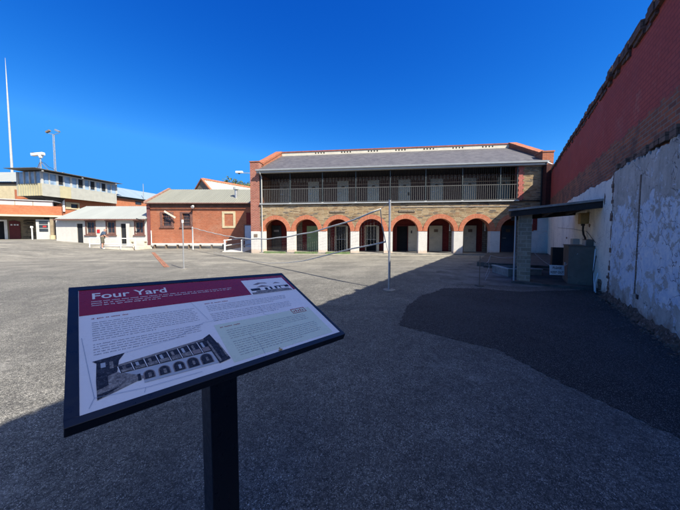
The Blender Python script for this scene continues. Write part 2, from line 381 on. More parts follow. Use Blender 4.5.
def printed(name, c, var=.06):
    t = NT(name, .33, .5)
    t.col(t.mix(t.rng(t.noise(9, 5, .7), .3, .7), tuple(x*(1-var) for x in c), c))
    t.rough(t.rng(t.noise(25, 6, .7), .3, .7, .22, .36)); t.b.inputs['Coat Weight'].default_value = .55; t.b.inputs['Coat Roughness'].default_value = .12; t.b.inputs['Specular IOR Level'].default_value = .35; return t.m
M['p_face'] = printed('panel_print_white', (.90, .90, .90)); M['p_red'] = printed('panel_print_maroon', (.34, .018, .016), .2)
M['p_green'] = printed('panel_print_green', (.72, .82, .66)); M['p_ink'] = printed('panel_print_ink', (.24, .26, .31))
M['p_redink'] = printed('panel_print_red_ink', (.42, .12, .10)); M['p_title'] = printed('panel_print_title', (.85, .85, .82))
M['p_dark'] = printed('panel_photo_dark', (.028, .033, .05), .4); M['p_mid'] = printed('panel_photo_mid', (.20, .23, .28), .5)
M['p_line'] = printed('panel_hairline', (.35, .40, .47)); M['p_pale'] = printed('panel_photo_pale', (.50, .55, .60), .2)
def photo(name, a, b, c):
    t = NT(name, .3, .5); k = t.mix(t.rng(t.noise(70, 8, .8), .4, .6), a, b); k = t.mix(t.rng(t.noise(160, 5, .8), .56, .62, 0, .8), k, c); t.col(k)
    t.b.inputs['Specular IOR Level'].default_value = .25; return t.m
M['p_dark'] = photo('panel_photo_dark', (.012, .014, .02), (.05, .055, .07), (.14, .14, .15)); M['p_mid'] = photo('panel_photo_mid', (.10, .10, .11), (.34, .32, .30), (.5, .5, .5))
M['p_tan'] = printed('panel_photo_tan', (.30, .25, .23), .3)

# ------------------------------------------------------------------ ground
def gz(x, y): 
    return .74*min(1, max(0, (-18.7-x)/9.0))
xs = [-900, -400, -200, -120, -80, -60, -50, -45, -40, -36, -33, -30, -28.5, -27.7, -26, -24, -22, -20.5, -19.5, -18.7, -17, -14, -10, -6, -3, 0, 3, 6, 9, 12, 16, 20, 30, 60, 120, 250, 500, 900]
ys = [-300, -100, -40, -20, -10, -5, -2, 0, 2, 4, 6, 9, 12, 15, 18, 21, 24, 27, 30, 35, 40, 50, 70, 100, 200, 500, 1200]
g = MB(); W = len(xs)
g.v = [(x, y, gz(x, y)) for y in ys for x in xs]
for j in range(len(ys)-1):
    for i in range(W-1): g.f.append((j*W+i, j*W+i+1, (j+1)*W+i+1, (j+1)*W+i)); g.m.append(0)
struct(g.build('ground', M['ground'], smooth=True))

def sheet(name, pts, z, mat, jag=.05, step=.22):
    out = []
    n = len(pts)
    for i in range(n):
        a = Vector(pts[i]); b = Vector(pts[(i+1) % n]); L = (b-a).length; k = max(1, int(L/step))
        for j in range(k):
            p = a.lerp(b, j/k); out.append((p.x+rnd.uniform(-jag, jag), p.y+rnd.uniform(-jag, jag), z))
    me = bpy.data.meshes.new(name); me.from_pydata(out, [], [tuple(range(len(out)))]); me.materials.append(mat)
    b = bmesh.new(); b.from_mesh(me); bmesh.ops.recalc_face_normals(b, faces=b.faces)
    if b.faces[:][0].normal.z < 0: bmesh.ops.reverse_faces(b, faces=b.faces)
    b.to_mesh(me); b.free()
    o = bpy.data.objects.new(name, me); COL.objects.link(o); return struct(o)
sheet('asphalt_patch', [(2.95, 7.3), (2.45, 6.75), (2.1, 6.5), (1.45, 5.5), (1.0, 4.35), (1.5, 3.95), (2.15, 3.42), (2.35, 2.7), (2.62, 2.0), (2.9, 1.2),
      (3.05, 1.1), (4.0, 2.5), (5.2, 4.3), (6.3, 6.1), (7.0, 7.1), (4.8, 6.85), (4.0, 7.25)], .004, M['patch'], .03, .035)
sheet('concrete_apron', [(-6.5, 19.5), (-6.5, 18.6), (4, 17.5), (9.6, 16.7), (12.6, 16.2), (13.2, 16.9), (9, 17.6), (2, 18.55)], .004,
      paint('pale_apron_concrete', (.30, .275, .225), .9, .3, 1.6, dirt=(.18, .165, .135)), .04)
# worn grey-brown concrete bay under and beside the shelter
sheet('shelter_apron', [(3.2, 8.0), (5.4, 7.5), (6.9, 7.2), (7.3, 7.6), (9.2, 10.6), (12.6, 15.6), (9.6, 16.4), (6.2, 12.6), (3.9, 10.4)], .004, paint('grey_apron_concrete', (.15, .145, .13), .9, .5, 1.3, dirt=(.07, .066, .06)), .03, .08)

def rock(mb, x, y, z, r, rr):
    n = len(mb.v)
    ph = (1+5**.5)/2
    vs = [(-1,ph,0),(1,ph,0),(-1,-ph,0),(1,-ph,0),(0,-1,ph),(0,1,ph),(0,-1,-ph),(0,1,-ph),(ph,0,-1),(ph,0,1),(-ph,0,-1),(-ph,0,1)]
    fs = [(0,11,5),(0,5,1),(0,1,7),(0,7,10),(0,10,11),(1,5,9),(5,11,4),(11,10,2),(10,7,6),(7,1,8),(3,9,4),(3,4,2),(3,2,6),(3,6,8),(3,8,9),(4,9,5),(2,4,11),(6,2,10),(8,6,7),(9,8,1)]
    sx, sy, sz = (rr.uniform(.6, 1.3) for _ in range(3))
    for v in vs:
        k = r/1.9*rr.uniform(.8, 1.2); mb.v.append((x+v[0]*k*sx, y+v[1]*k*sy, z+v[2]*k*sz*.7))
    for f in fs: mb.f.append(tuple(n+i for i in f)); mb.m.append(0)
lg_ = MB(); r5 = random.Random(11)
for i in range(1300):
    y = r5.uniform(.6, 9) if i < 900 else r5.uniform(2, 8); x = r5.uniform(-1.2*y-1, 2.2+.6*y) if i < 900 else 2.42+.666*y-abs(r5.gauss(0, .35))-.15
    rock(lg_, x, y, .006, r5.choice((.003, .004, .005, .007)) if i < 900 else r5.choice((.005, .008, .012)), r5)
tag(lg_.build('loose_gravel', paint('gravel_chips', (.13, .12, .105), .9, .4, 30), fix=False), 'fine loose gravel scattered over the asphalt', None, kind='stuff')
# ------------------------------------------------------------------ helper: ribbed roof sheet
def roof(mb, a, b, c, d, rib=.2, h=.022, th=.03):
    # a-b eave, d-c ridge; ribs run from eave to ridge
    a, b, c, d = map(Vector, (a, b, c, d)); n = (b-a).cross(d-a).normalized()
    if n.z < 0: n = -n
    L = (b-a).length; k = max(2, int(L/rib))*4; s = len(mb.v)
    for i in range(k+1):
        u = i/k; hh = h*(.5+.5*math.cos(i*math.pi/2))
        for lo, hi in ((a, b), (d, c)):
            p = lo.lerp(hi, u); mb.v.append(tuple(p+n*hh)); mb.v.append(tuple(p-n*th))
    for i in range(k):
        q = s+4*i; r = q+4
        for f in ((q, r, r+2, q+2), (q+1, q+3, r+3, r+1), (q, q+1, r+1, r), (q+2, r+2, r+3, q+3)):
            mb.f.append(f); mb.m.append(0)
    return mb

# ------------------------------------------------------------------ stone cell block
B = thing('stone_cell_block', 'two storey sandstone cell block with brick arches below and a railed balcony above', 'prison building', (-6, 19.65, 0), -7)
SP, C0, RI, RO, ZS = 2.397, 1.13, .89, 1.19, 1.66
cent = [C0+SP*k for k in range(8)]
FL, EV = 3.72, 6.0
sp = MB()
X0, X1, ZT, T = -.07, 20.08, FL-.06, .45
def strip(x0, x1, z0a, z0b, yf=0, yb=T):
    sp.quad([(x0, yf, z0a), (x1, yf, z0b), (x1, yf, ZT), (x0, yf, ZT)])
    sp.quad([(x1, yb, z0b), (x0, yb, z0a), (x0, yb, ZT), (x1, yb, ZT)])
    sp.quad([(x0, yb, z0a), (x1, yb, z0b), (x1, yf, z0b), (x0, yf, z0a)])
cur = X0
RW = RI+.02
for c in cent:
    strip(cur, c-RW, ZS, ZS)
    N = 16
    for i in range(N):
        a0 = math.pi*(1-i/N); a1 = math.pi*(1-(i+1)/N)
        strip(c+RW*math.cos(a0), c+RW*math.cos(a1), ZS+RW*math.sin(a0), ZS+RW*math.sin(a1))
    cur = c+RW
strip(cur, X1, ZS, ZS)
sp.quad([(X0, 0, ZS), (X0, T, ZS), (X0, T, ZT), (X0, 0, ZT)]); sp.quad([(X1, 0, ZS), (X1, T, ZS), (X1, T, ZT), (X1, 0, ZT)])
sp.build('stone_wall', M['stone'], B)
for c in cent:
    r = MB(); N = 24
    for i in range(N):
        a0, a1 = math.pi*i/N, math.pi*(i+1)/N
        p = [(q*math.cos(a), q*math.sin(a)) for q, a in ((RI, a0), (RO, a0), (RO, a1), (RI, a1))]
        r.quad([(x, -.035, z) for x, z in p]); r.quad([(x, T+.02, z) for x, z in p][::-1])
        r.quad([(p[0][0], -.035, p[0][1]), (p[0][0], T+.02, p[0][1]), (p[3][0], T+.02, p[3][1]), (p[3][0], -.035, p[3][1])])
        r.quad([(p[1][0], -.035, p[1][1]), (p[1][0], T+.02, p[1][1]), (p[2][0], T+.02, p[2][1]), (p[2][0], -.035, p[2][1])])
    for s_ in (1, -1):
        r.quad([(s_*RI, -.035, 0), (s_*RO, -.035, 0), (s_*RO, T+.02, 0), (s_*RI, T+.02, 0)])
    o = r.build('brick_arch', M['arch'], B, smooth=False); o.location = (c, 0, ZS)
# whitewashed piers
ed = [(X0, cent[0]-RI)]+[(cent[k]+RI, cent[k+1]-RI) for k in range(7)]+[(cent[7]+RI, X1)]
for a, b in ed:
    o = box('pier', M['white'], B, a, b, -.02, T+.01, 0, ZS-.004, bevel=.012)
box('white_wall_end', M['white'], B, 18.86, 20.06, -.03, .02, ZS, 2.72)
box('dark_hatch', M['marbrick'], B, 19.02, 19.3, -.05, -.034, 1.72, 2.66)
# arcade floor, green painted step
box('arcade_floor', M['concrete'], B, X0, 20.0, -.16, 2.2, 0, .10)
for a, b in ((.27, 1.98), (2.66, 4.4), (5.02, 6.78)): box('green_step', M['greenstep'], B, a, b, -.20, -.163, 0, .16)
# arcade back wall with cell openings
YB = 2.2
holes = [(5.42, 6.28, .1, 2.1), (7.88, 8.74, .1, 2.1), (10.3, 11.2, .1, 2.1)]
MB().walls(-.05, 20.0, .1, 3.66, YB, YB+.3, holes).build('arcade_back_wall', M['marbrick'], B)
stones = [(2.1, 2.62), (4.6, 5.0), (6.95, 7.3), (9.35, 9.75), (11.75, 12.2), (14.3, 15.0), (16.75, 17.6), (19.2, 19.9), (-.05, -.3)]
for a, b in stones:
    if b > a: box('stone_panel', M['darkstone'], B, a, b, YB-.02, YB-.003, .1, 3.3)
for x0, x1, *_ in holes:
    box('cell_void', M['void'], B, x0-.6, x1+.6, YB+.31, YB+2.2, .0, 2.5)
    rm = MB().walls(x0-.05, x1+.05, .1, 2.15, YB-.04, YB+.0, [(x0+.04, x1-.04, .1, 2.06)]); rm.build('door_frame', M['creamdoor'] if x0 < 10 else M['maroon'], B)
    br_ = MB()
    if x0 < 10:
        for k in range(6): br_.tube([(x0+.12+k*.12, YB+.06, 1.0), (x0+.12+k*.12, YB+.06, 2.08)], .012, 6)
        br_.box(x0+.05, x1-.05, YB+.045, YB+.075, .98, 1.02)
        br_.build('door_grille', M['steel'], B)
def cell_door(x0, x1, z0, mat, plate=True):
    d = box('cell_door', mat, B, x0, x1, YB-.07, YB-.03, z0, z0+2.0, bevel=.006)
    MB().walls(x0-.09, x1+.09, z0, z0+2.09, YB-.03, YB-.004, [(x0, x1, z0, z0+2.0)]).build('door_surround', M['maroon'], d)
    MB().box(x0+.08, x0+.32, YB-.10, YB-.07, z0+1.02, z0+1.08).build('bolt', M['steel'], d)
    if plate: MB().box((x0+x1)/2-.14, (x0+x1)/2+.16, YB-.085, YB-.07, z0+1.5, z0+1.72).build('door_vent', M['cabinet'], d)
    MB().box(x0+.02, x1-.02, YB-.078, YB-.07, z0+.5, z0+.56).build('ledge', mat, d)
for i, (x0, x1, m) in enumerate([(3.02, 3.95, 'greendoor'), (12.82, 13.8, 'creamdoor'), (15.38, 16.3, 'creamdoor'), (18.1, 18.98, 'navydoor')]):
    cell_door(x0, x1, .1, M[m], i != 0)
# first arch: dark grille door with a name plate
d = box('cell_door', M['slatedoor'], B, -.0, .82, YB-.07, YB-.03, .1, 2.15)
box('door_plate', M['steel'], d, .18, .62, YB-.09, YB-.075, 1.62, 1.78)
lv = MB()
for k in range(7): lv.box(.08+k*.1, .12+k*.1, YB-.10, YB-.075, .2, 1.1)
lv.build('door_bars', M['cabinet'], d)
# open leaf in the fifth arch
leaf = MB().box(0, .72, -.02, .02, 0, 1.98, M=Matrix.Translation((11.22, YB-.05, .1)) @ Matrix.Rotation(R(-14), 4, 'Z')).build('open_door_leaf', M['creamdoor'], B)
MB().box(.2, .3, -.035, -.02, 1.4, 1.62, M=Matrix.Translation((11.22, YB-.05, .1)) @ Matrix.Rotation(R(-14), 4, 'Z')).build('peephole', M['signblack'], leaf)
for x in (6.3, 8.76): MB().box(x, x+.16, YB-.5, YB-.06, .1, 2.08).build('door_edge', M['creamdoor'], B)
for x in (14.2, 16.7, 19.1): MB().tube([(x, 1.6, 1.75), (x, 1.6, 2.9)], .035, 8).tube([(x, 1.6, 1.68), (x, 1.6, 1.76)], .055, 8).build('hanging_pipe', M['whitep'], B)
# balcony
box('balcony_slab', M['dark'], B, X0, 20.0, -.10, 2.2, FL-.055, FL)
box('slab_edge', M['greypaint'], B, X0+.02, 18.1, -.13, -.103, FL-.05, FL+.02)
UH = []
MB().walls(-.05, 20.0, FL, EV+.35, YB, YB+.3, UH).build('upper_back_wall', M['boards'], B)
ub = MB()
x = .05
while x < 18.2:
    ub.box(x, x+.13, YB-.03, YB-.004, FL+1.95+rnd.uniform(-.04, .04), EV+.3); x += .27
ub.build('board_battens', M['boardslite'], B)
for k in range(8):
    x0 = 3.12+SP*k-SP+(0.03*k)
    m = 'boardslite' if k == 0 else 'creamdoor'
    d = box('upper_door', M[m], B, x0, x0+.92, YB-.07, YB-.03, FL+.02, FL+2.0, bevel=.006)
    MB().box(x0+.34, x0+.58, YB-.085, YB-.07, FL+1.45, FL+1.6).build('door_vent', M['cabinet'], d)
    MB().box(x0+.08, x0+.3, YB-.10, YB-.07, FL+.98, FL+1.04).build('bolt', M['steel'], d)
box('black_pair_of_signs', M['signblack'], B, 11.1, 11.3, YB-.09, YB-.075, FL+.75, FL+1.0)
box('balcony_ceiling', M['dark'], B, X0, 18.25, .02, YB, EV, EV+.05)
px_ = [0.02]+[2.32+2.4367*k for k in range(7)]+[18.0]
for x in px_:
    p = MB().box(x-.035, x+.035, -.035, .035, FL, EV-.002).build('balcony_post', M['postblue'], B, bevel=.006)
    box('post_foot', M['gutter'], p, x-.07, x+.07, -.07, .07, FL, FL+.06)
for a, b in zip(px_[:-1], px_[1:]):
    r = MB()
    for z in (FL+.09, FL+1.08): r.box(a+.037, b-.037, -.02, .02, z-.02, z+.02)
    n = int((b-a)/.135)
    for k in range(1, n): 
        x = a+(b-a)*k/n; r.box(x-.012, x+.012, -.012, .012, FL+.11, FL+1.06)
    r.build('balustrade', M['picket'], B)
    s_ = MB()
    for z in (FL+1.32, FL+1.72): s_.box(a+.037, b-.037, -.012, .012, z-.012, z+.012)
    n = int((b-a)/.135)
    for k in range(1, n):
        x = a+(b-a)*k/n; s_.tube([(x, 0, FL+1.10), (x, 0, EV)], .009, 5)
    s_.build('safety_bars', M['dark'], B)
box('verandah_beam', M['dark'], B, X0, 18.08, -.06, .06, EV+.001, EV+.12)
# right end of the upper wall: stone with brick quoin
MB().box(18.36, 19.48, 0, .45, FL-.058, EV+.14).build('upper_stone_wall', M['stone'], B)
q = MB(); z = FL-.055; k = 0
while z < EV+.1:
    q.box(18.05 if k % 2 else 18.09, 18.42 if k % 2 else 18.33, -.02, .44, z, min(z+.16, EV+.12)); z += .162; k += 1
q.build('brick_quoin', brick('quoin_brick', (.38, .09, .075), (.46, .14, .11), (.4, .22, .19)), B)
MB().box(19.49, 20.2, .06, .5, FL-.055, EV+.14).build('end_return_wall', M['marbrick'], B)
MB().box(19.52, 20.2, -.42, .059, 2.73, EV-.03).build('end_shadow_block', M['endbrick'], B)  # added block, coloured dark as shade, casts the upright shadow edge on the stone
# gutter and fascia
MB().box(X0-.1, 19.62, -.30, -.27, EV-.02, EV+.17).box(X0-.1, 19.62, -.27, -.0, EV-.02, EV+.0).build('fascia', M['gutter'], B)
gt = MB().prism([(-.31, EV+.09), (-.43, EV+.12), (-.45, EV+.215), (-.31, EV+.215)], 'x', X0-.12, 19.66); gt.build('gutter', M['greypaint'], B)
MB().tube([(.12, -.36, EV+.1), (.12, -.30, EV-.1), (.12, -.06, EV-.25), (.12, -.07, .05)], .042, 10).build('downpipe', M['gutter'], B)
MB().tube([(19.55, -.40, EV+.1), (19.9, -.35, EV-.05), (20.05, -.1, EV-.12)], .045, 10).build('downpipe', M['whitep'], B)
MB().tube([(19.56, -.33, EV+.08), (19.47, -.06, EV-.2), (19.47, -.05, 2.9)], .035, 8).build('downpipe', M['rubber'], B)
# slate roof: front and back slopes
ZR = 8.72
def slope(y0, z0, y1, z1, th=.06):
    s_ = MB(); n = Vector((0, -(z1-z0), y1-y0)).normalized()*th
    x0, x1 = X0-.02, 19.82
    a = [(x0, y0, z0), (x1, y0, z0), (x1, y1, z1), (x0, y1, z1)]
    b = [(p[0], p[1]-abs(n.y)*0, p[2]-th) for p in a]
    s_.quad(a); s_.quad(b[::-1])
    for i in range(4): j = (i+1) % 4; s_.quad([a[i], b[i], b[j], a[j]])
    return s_
slope(-.34, EV+.19, 5.0, ZR).build('slate_roof', M['slate'], B)
slope(5.55, ZR, 10.3, EV+.2).build('rear_slate_roof', M['slate'], B)
par = MB().walls(-.06, 19.86, ZR-.4, 9.02, 5.0, 5.55, [(3.1+2.43*k+.26*j, 3.1+2.43*k+.26*j+.12, ZR+.10, ZR+.23) for k in range(7) for j in range(4)])
par.build('ridge_parapet', M['creamband'], B)
MB().box(0, 19.8, 5.25, 5.3, ZR, ZR+.3).build('vent_backing', M['void'], B)
box('parapet_cap', M['redcap'], B, -.1, 19.9, 4.95, 5.6, 9.02, 9.11)
# gable parapets, end piers, body
for (a, b, nm) in ((-.60, -.09, 'l'), (19.84, 20.35, 'r')):
    yy = .42 if nm == 'l' else .42
    MB().prism([(yy, 0), (yy, 6.72), (5.0, 9.0), (5.6, 9.0), (10.4, 6.6), (10.4, 0)], 'x', a, b).build('gable_wall', M['redbrick'], B)
    cp = MB(); 
    for (ya, za, yb, zb) in ((.80, 6.91, 5.0, 9.0), (5.6, 9.0, 10.45, 6.58)):
        n = 22
        for i in range(n):
            u0, u1 = i/n, (i+.93)/n; j_ = rnd.uniform(-.008, .008)
            cp.prism([(ya+(yb-ya)*u0, za+(zb-za)*u0+.002), (ya+(yb-ya)*u1, za+(zb-za)*u1+.002), (ya+(yb-ya)*u1, za+(zb-za)*u1+.16+j_), (ya+(yb-ya)*u0, za+(zb-za)*u0+.16+j_)], 'x', a-.04, b+.04)
    cp.prism([(.80, 6.913), (10.4, 6.57), (10.4, 6.60), (5.6, 9.05), (5.0, 9.05), (.80, 6.95)], 'x', a+.02, b-.02) if False else None
    cp.box(a-.04, b+.04, 5.0, 5.6, 9.003, 9.16); cp.build('coping', M['terracotta'], B)
pr = thing  # (kept short)
p = MB().box(-.80, -.09, -.02, .80, ZS, 6.86).build('brick_pier', M['pierbrick'], B)
MB().box(-.84, -.05, -.06, .84, 6.861, 6.93).build('pier_cap', M['terracotta'], p)
p = box('pier_base', M['white'], B, -.80, -.075, -.03, .80, 0, ZS-.003, bevel=.01)
box('wall_plaque', M['cabinet'], p, -.56, -.28, -.05, -.032, 1.22, 1.45)
p = MB().box(19.50, 20.18, .0, .79, 2.75, 6.86).build('brick_pier', M['redbrick'], B)
MB().box(19.46, 20.22, -.04, .84, 6.861, 6.95).build('pier_cap', M['terracotta'], p)
MB().box(-.08, 20.0, 10.0, 10.35, 0, EV+.1).build('rear_wall', M['redbrick'], B)
for x in (5.3, 10.25): 
    MB().box(x, x+1.12, -.045, -.002, 3.02, 3.16).build('slot_vent', M['darkstone'], B)
MB().tube([(10.4, -.03, 3.36), (14, -.03, 3.36), (18.3, -.03, 3.34)], .014, 6).build('conduit', M['greypaint'], B)

# security camera on a bracket at the left pier
cm = thing('security_camera', 'white security camera on a bracket high on the left brick pier of the cell block', 'camera', (-6.85, 19.6, 6.02), 0)
MB().tube([(.1, 0, .0), (-.45, -.05, .0)], .025, 8).build('bracket', M['steel'], cm)
MB().box(-.95, -.42, -.16, .04, -.02, .13).build('housing', M['whitep'], cm, bevel=.03)
MB().tube([(-.7, -.06, -.02), (-.7, -.06, -.09)], [.09, .05], 12).build('dome', M['glass'], cm)

# ------------------------------------------------------------------ high right-hand wall
WL = thing('high_yard_wall', 'very tall old brick wall along the right side, red above with peeling plaster below', 'wall', (2.42, 0, 0), math.degrees(math.atan2(.832, .554)))
WA, WB = -16.0, 20.8
MB().box(WA, WB, -.55, 0, 0, 5.52).build('brickwork', M['bigwall'], WL)
cp = MB(); x = WA
while x < WB:
    w = rnd.uniform(.18, .26); h = 5.52+rnd.uniform(.11, .17)
    p = rnd.uniform(.03, .11) if x < 9.2 else rnd.uniform(.02, .06)
    cp.box(x, min(x+w-.01, WB), -.58, p, 5.45 if p > .06 else 5.5, h, M=None)
    if x < 9.2 or rnd.random() < .35:
        if rnd.random() < .8: cp.box(x+.02, x+w-.03, -.5, p-.02-rnd.uniform(0, .05), h+.004, h+rnd.uniform(.06, .1))
    if rnd.random() < .6: cp.box(x+.01, x+w-.02, .002, p*.6, 5.34+rnd.uniform(0, .05), 5.444)
    x += w
cp.build('broken_coping', M['coping'], WL)
# far plaster: flat coat with an irregular top edge
def coat(name, x0, x1, z0, top, y, mat, jag, step=.16, base_jag=0, lj=0):
    m = MB(); n = int((x1-x0)/step); up = []; lo = []
    for i in range(n+1):
        x = x0+(x1-x0)*i/n
        up.append((x+rnd.uniform(-.3, .3)*step, top+rnd.uniform(-jag, jag)+.018*math.sin(x*2.1)+.012*math.sin(x*5.3))); lo.append((x, z0+rnd.uniform(0, base_jag)))
    zn = 12
    L = [(x0+rnd.uniform(-lj, lj)*.3, None) for _ in range(zn)]
    for i in range(n):
        m.quad([(lo[i][0], y, lo[i][1]), (lo[i+1][0], y, lo[i+1][1]), (up[i+1][0], y, up[i+1][1]), (up[i][0], y, up[i][1])])
        m.quad([(up[i][0], y, up[i][1]), (up[i+1][0], y, up[i+1][1]), (up[i+1][0], .001, up[i+1][1]), (up[i][0], .001, up[i][1])])
        m.quad([(lo[i][0], y, lo[i][1]), (lo[i+1][0], y, lo[i+1][1]), (lo[i+1][0], .001, lo[i+1][1]), (lo[i][0], .001, lo[i][1])])
    for e in (0, n): m.quad([(lo[e][0], y, lo[e][1]), (up[e][0], y, up[e][1]), (up[e][0], .001, up[e][1]), (lo[e][0], .001, lo[e][1])])
    return m.build(name, mat, WL)
coat('white_plaster', 7.34, WB, .02, 2.93, .035, M['farplaster'], .03)
for x_, z_, w_, h_ in ((7.9, .05, .5, .35), (9.4, 1.75, .25, .12), (8.0, 2.3, .12, .3), (13.2, 1.3, .4, .1), (15.5, .1, .9, .3)):
    fp = MB(); pts_ = [(x_+w_*.5+w_*.5*rnd.uniform(.6, 1.1)*math.cos(a_*.449), z_+h_*.5+h_*.5*rnd.uniform(.6, 1.1)*math.sin(a_*.449)) for a_ in range(14)]
    fp.prism([(p[0], max(p[1], .01)) for p in pts_], 'y', .0355, .042); fp.build('bare_patch', M['rubble'], WL)
coat('peeling_plaster', WA, 7.22, .10, 2.98, .075, M['peel'], .045, .05, .05)
# torn vertical edge between the coats
te = MB(); z = .05
while z < 3.0:
    h = rnd.uniform(.05, .12); te.box(7.2-rnd.uniform(.0, .05), 7.3+rnd.uniform(.0, .07), .001, rnd.uniform(.045, .10), z, min(z+h, 3.02)); z += h
te.build('torn_edge', M['rubble'], WL)
# narrow repaired groove
gr_ = MB(); z = .45
while z < 2.6:
    h = rnd.uniform(.08, .2); gr_.box(5.66+rnd.uniform(-.012, .0), 5.7+rnd.uniform(0, .012), .07, .082, z, z+h*.96); z += h
gr_.build('groove', M['cabinet'], WL)
box('drain_cover', M['signblack'], WL, 5.5, 5.58, .07, .09, .38, .46)
# ledge of broken mortar above the plaster
lg = MB(); x = WA
while x < 7.3:
    w = rnd.uniform(.08, .22); lg.box(x, x+w, .0015, rnd.uniform(.03, .10), 2.98+rnd.uniform(.0, .05), 3.10+rnd.uniform(0, .06)); x += w+rnd.uniform(0, .03)
lg.build('broken_ledge', M['rubble'], WL)
sl_ = MB(); n = 110; pts_ = []
for i in range(n+1):
    x = -4+11.4*i/n; pts_.append((x, .13+rnd.uniform(-.03, .05), .17+rnd.uniform(-.05, .05)))
for (xa, ya, za), (xb, yb, zb_) in zip(pts_[:-1], pts_[1:]):
    sl_.quad([(xa, .076, za), (xb, .076, zb_), (xb, yb, 0), (xa, ya, 0)]); sl_.quad([(xa, .002, za), (xb, .002, zb_), (xb, .076, zb_), (xa, .076, za)])
sl_.build('eroded_footing', M['soil'], WL)
rk = MB()
for i in range(2600):
    x = rnd.uniform(-3, 7.6) if i < 2200 else rnd.uniform(7.6, 14)
    y = .03+abs(rnd.gauss(0, .075 if x < 7.6 else .03)); r = rnd.choice((.012, .016, .02, .028, .04)) if x < 7.6 else .015
    rock(rk, x, y, max(.0, .10-y*.8)*rnd.uniform(.1, 1.5), r*rnd.uniform(.7, 1.3), rnd)
rk.build('crumbled_footing', M['soil'], WL)['kind'] = 'stuff'

def wpt(s, out, z=0): # point by the wall: s metres along, out metres into the yard
    return (2.42+.554*s-.832*out, .832*s+.554*out, z)
WANG = math.degrees(math.atan2(.832, .554))

# ------------------------------------------------------------------ lean-to shelter against the wall
SH = thing('lean_to_shelter', 'low lean-to shelter with a flat dark roof and one grey block pillar', 'shelter', wpt(8.35, 0), WANG)
pl = MB(); 
pl.box(.17, .51, 1.51, 1.85, .02, 2.235)
pl.build('block_pillar', M['greyblock'], SH, bevel=.006)
MB().prism([(.037, 2.42), (2.12, 2.24), (2.12, 2.30), (.037, 2.48)], 'x', -.18, 3.6).build('roof_sheet', M['boardslite'], SH)
MB().prism([(.037, 2.24), (2.06, 2.08), (2.06, 2.235), (.037, 2.415)], 'x', -.14, -.06).build('fascia_beam', M['dark'], SH)
MB().prism([(.037, 2.24), (2.06, 2.08), (2.06, 2.235), (.037, 2.415)], 'x', 3.4, 3.48).build('rear_beam', M['dark'], SH)
for y in (.3, 1.0, 1.75):
    zt = 2.415-(y-.037)*.089
    MB().box(-.055, 3.39, y-.04, y+.04, zt-.14, zt-.012).build('rafter', M['dark'], SH)
MB().box(3.05, 3.35, 1.55, 1.85, .02, 2.09).build('rear_pillar', M['greyblock'], SH)
MB().tube([(.10, 1.93, .02), (.10, 1.93, 2.22)], .022, 8).build('downpipe', M['gutter'], SH)
# raised floor, step, trough
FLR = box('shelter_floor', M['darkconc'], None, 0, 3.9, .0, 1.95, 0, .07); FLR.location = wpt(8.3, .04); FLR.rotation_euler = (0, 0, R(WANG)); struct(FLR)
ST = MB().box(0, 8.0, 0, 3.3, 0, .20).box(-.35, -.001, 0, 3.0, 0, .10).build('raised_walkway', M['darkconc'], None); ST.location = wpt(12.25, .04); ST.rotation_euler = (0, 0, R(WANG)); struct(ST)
TR = thing('concrete_trough', 'low square concrete trough on the ground left of the shelter pillar', 'trough', (6.0, 9.15, 0), -4)
MB().walls(0, 1.15, 0, 1.0, 0, 0).build if False else None
tr = MB(); tr.box(0, 1.15, 0, .10, 0, .27); tr.box(0, 1.15, 1.0, 1.1, 0, .27); tr.box(0, .10, .101, .999, 0, .27); tr.box(1.05, 1.15, .101, .999, 0, .27); tr.box(.101, 1.049, .101, .999, 0, .06)
tr.build('basin', M['concrete'], TR, bevel=.01)
MB().box(-.02, 1.17, -.02, .12, .271, .30).box(-.02, .12, .121, 1.12, .271, .30).build('rim', paint('pale_rim_concrete', (.48, .45, .38), .9, .2, 3), TR)

# ------------------------------------------------------------------ boxes by the wall
CB = thing('metal_cabinet', 'large plain grey metal cabinet standing against the whitewashed wall', 'cabinet', wpt(8.75, .04, .0), WANG)
box('carcass', M['cabinet'], CB, 0, .95, .0, .56, .05, 1.18, bevel=.008)
box('lid', paint('cabinet_lid', (.10, .09, .08), .5, .2, 3), CB, -.02, .97, .0, .58, 1.181, 1.205, bevel=.004)
box('plinth', M['darkconc'], CB, -.05, 1.0, .0, .61, 0, .049)
MB().box(.40, .55, .561, .585, .55, .66).build('latch', M['steel'], CB)
D = thing('dark_bin', 'black open-topped bin standing behind the grey metal cabinet', 'bin', wpt(10.9, .25, .07), WANG)
MB().walls(0, .55, 0, .95, 0, .03).walls(0, .55, 0, .95, .47, .5).box(0, .03, .031, .469, 0, .95).box(.52, .55, .031, .469, 0, .95).box(.031, .519, .031, .469, 0, .04).build('body', M['rubber'], D)
box('rim', M['cabinet'], D, -.02, .57, -.02, .0, .90, .96)
for nm, s_, z0, w, h, lab, mat in (('meter_box', 10.85, 1.08, .5, .28, 'smaller grey box on the plaster wall, left of the black cable', 'greypaint'),
                              ('meter_box', 8.95, 1.15, .5, .23, 'grey box on the plaster wall, right of the black cable foot', 'cabinet')):
    o = thing(nm, lab, 'utility box', wpt(s_, .037, z0), WANG, 'grey boxes fixed to the wall above the cabinet')
    box('case', M[mat], o, 0, w, 0, .16, 0, h, bevel=.006); box('cover', M['gutter'], o, .02, w-.02, .161, .17, .02, h-.02)
Y = thing('ochre_junction_box', 'yellow-brown box fixed high on the wall just under the shelter roof', 'junction box', wpt(9.62, .037, 1.86), WANG)
box('case', M['yellowbox'], Y, 0, .36, 0, .20, 0, .32, bevel=.01); box('lid', M['yellowbox'], Y, -.015, .375, 0, .22, .321, .34)
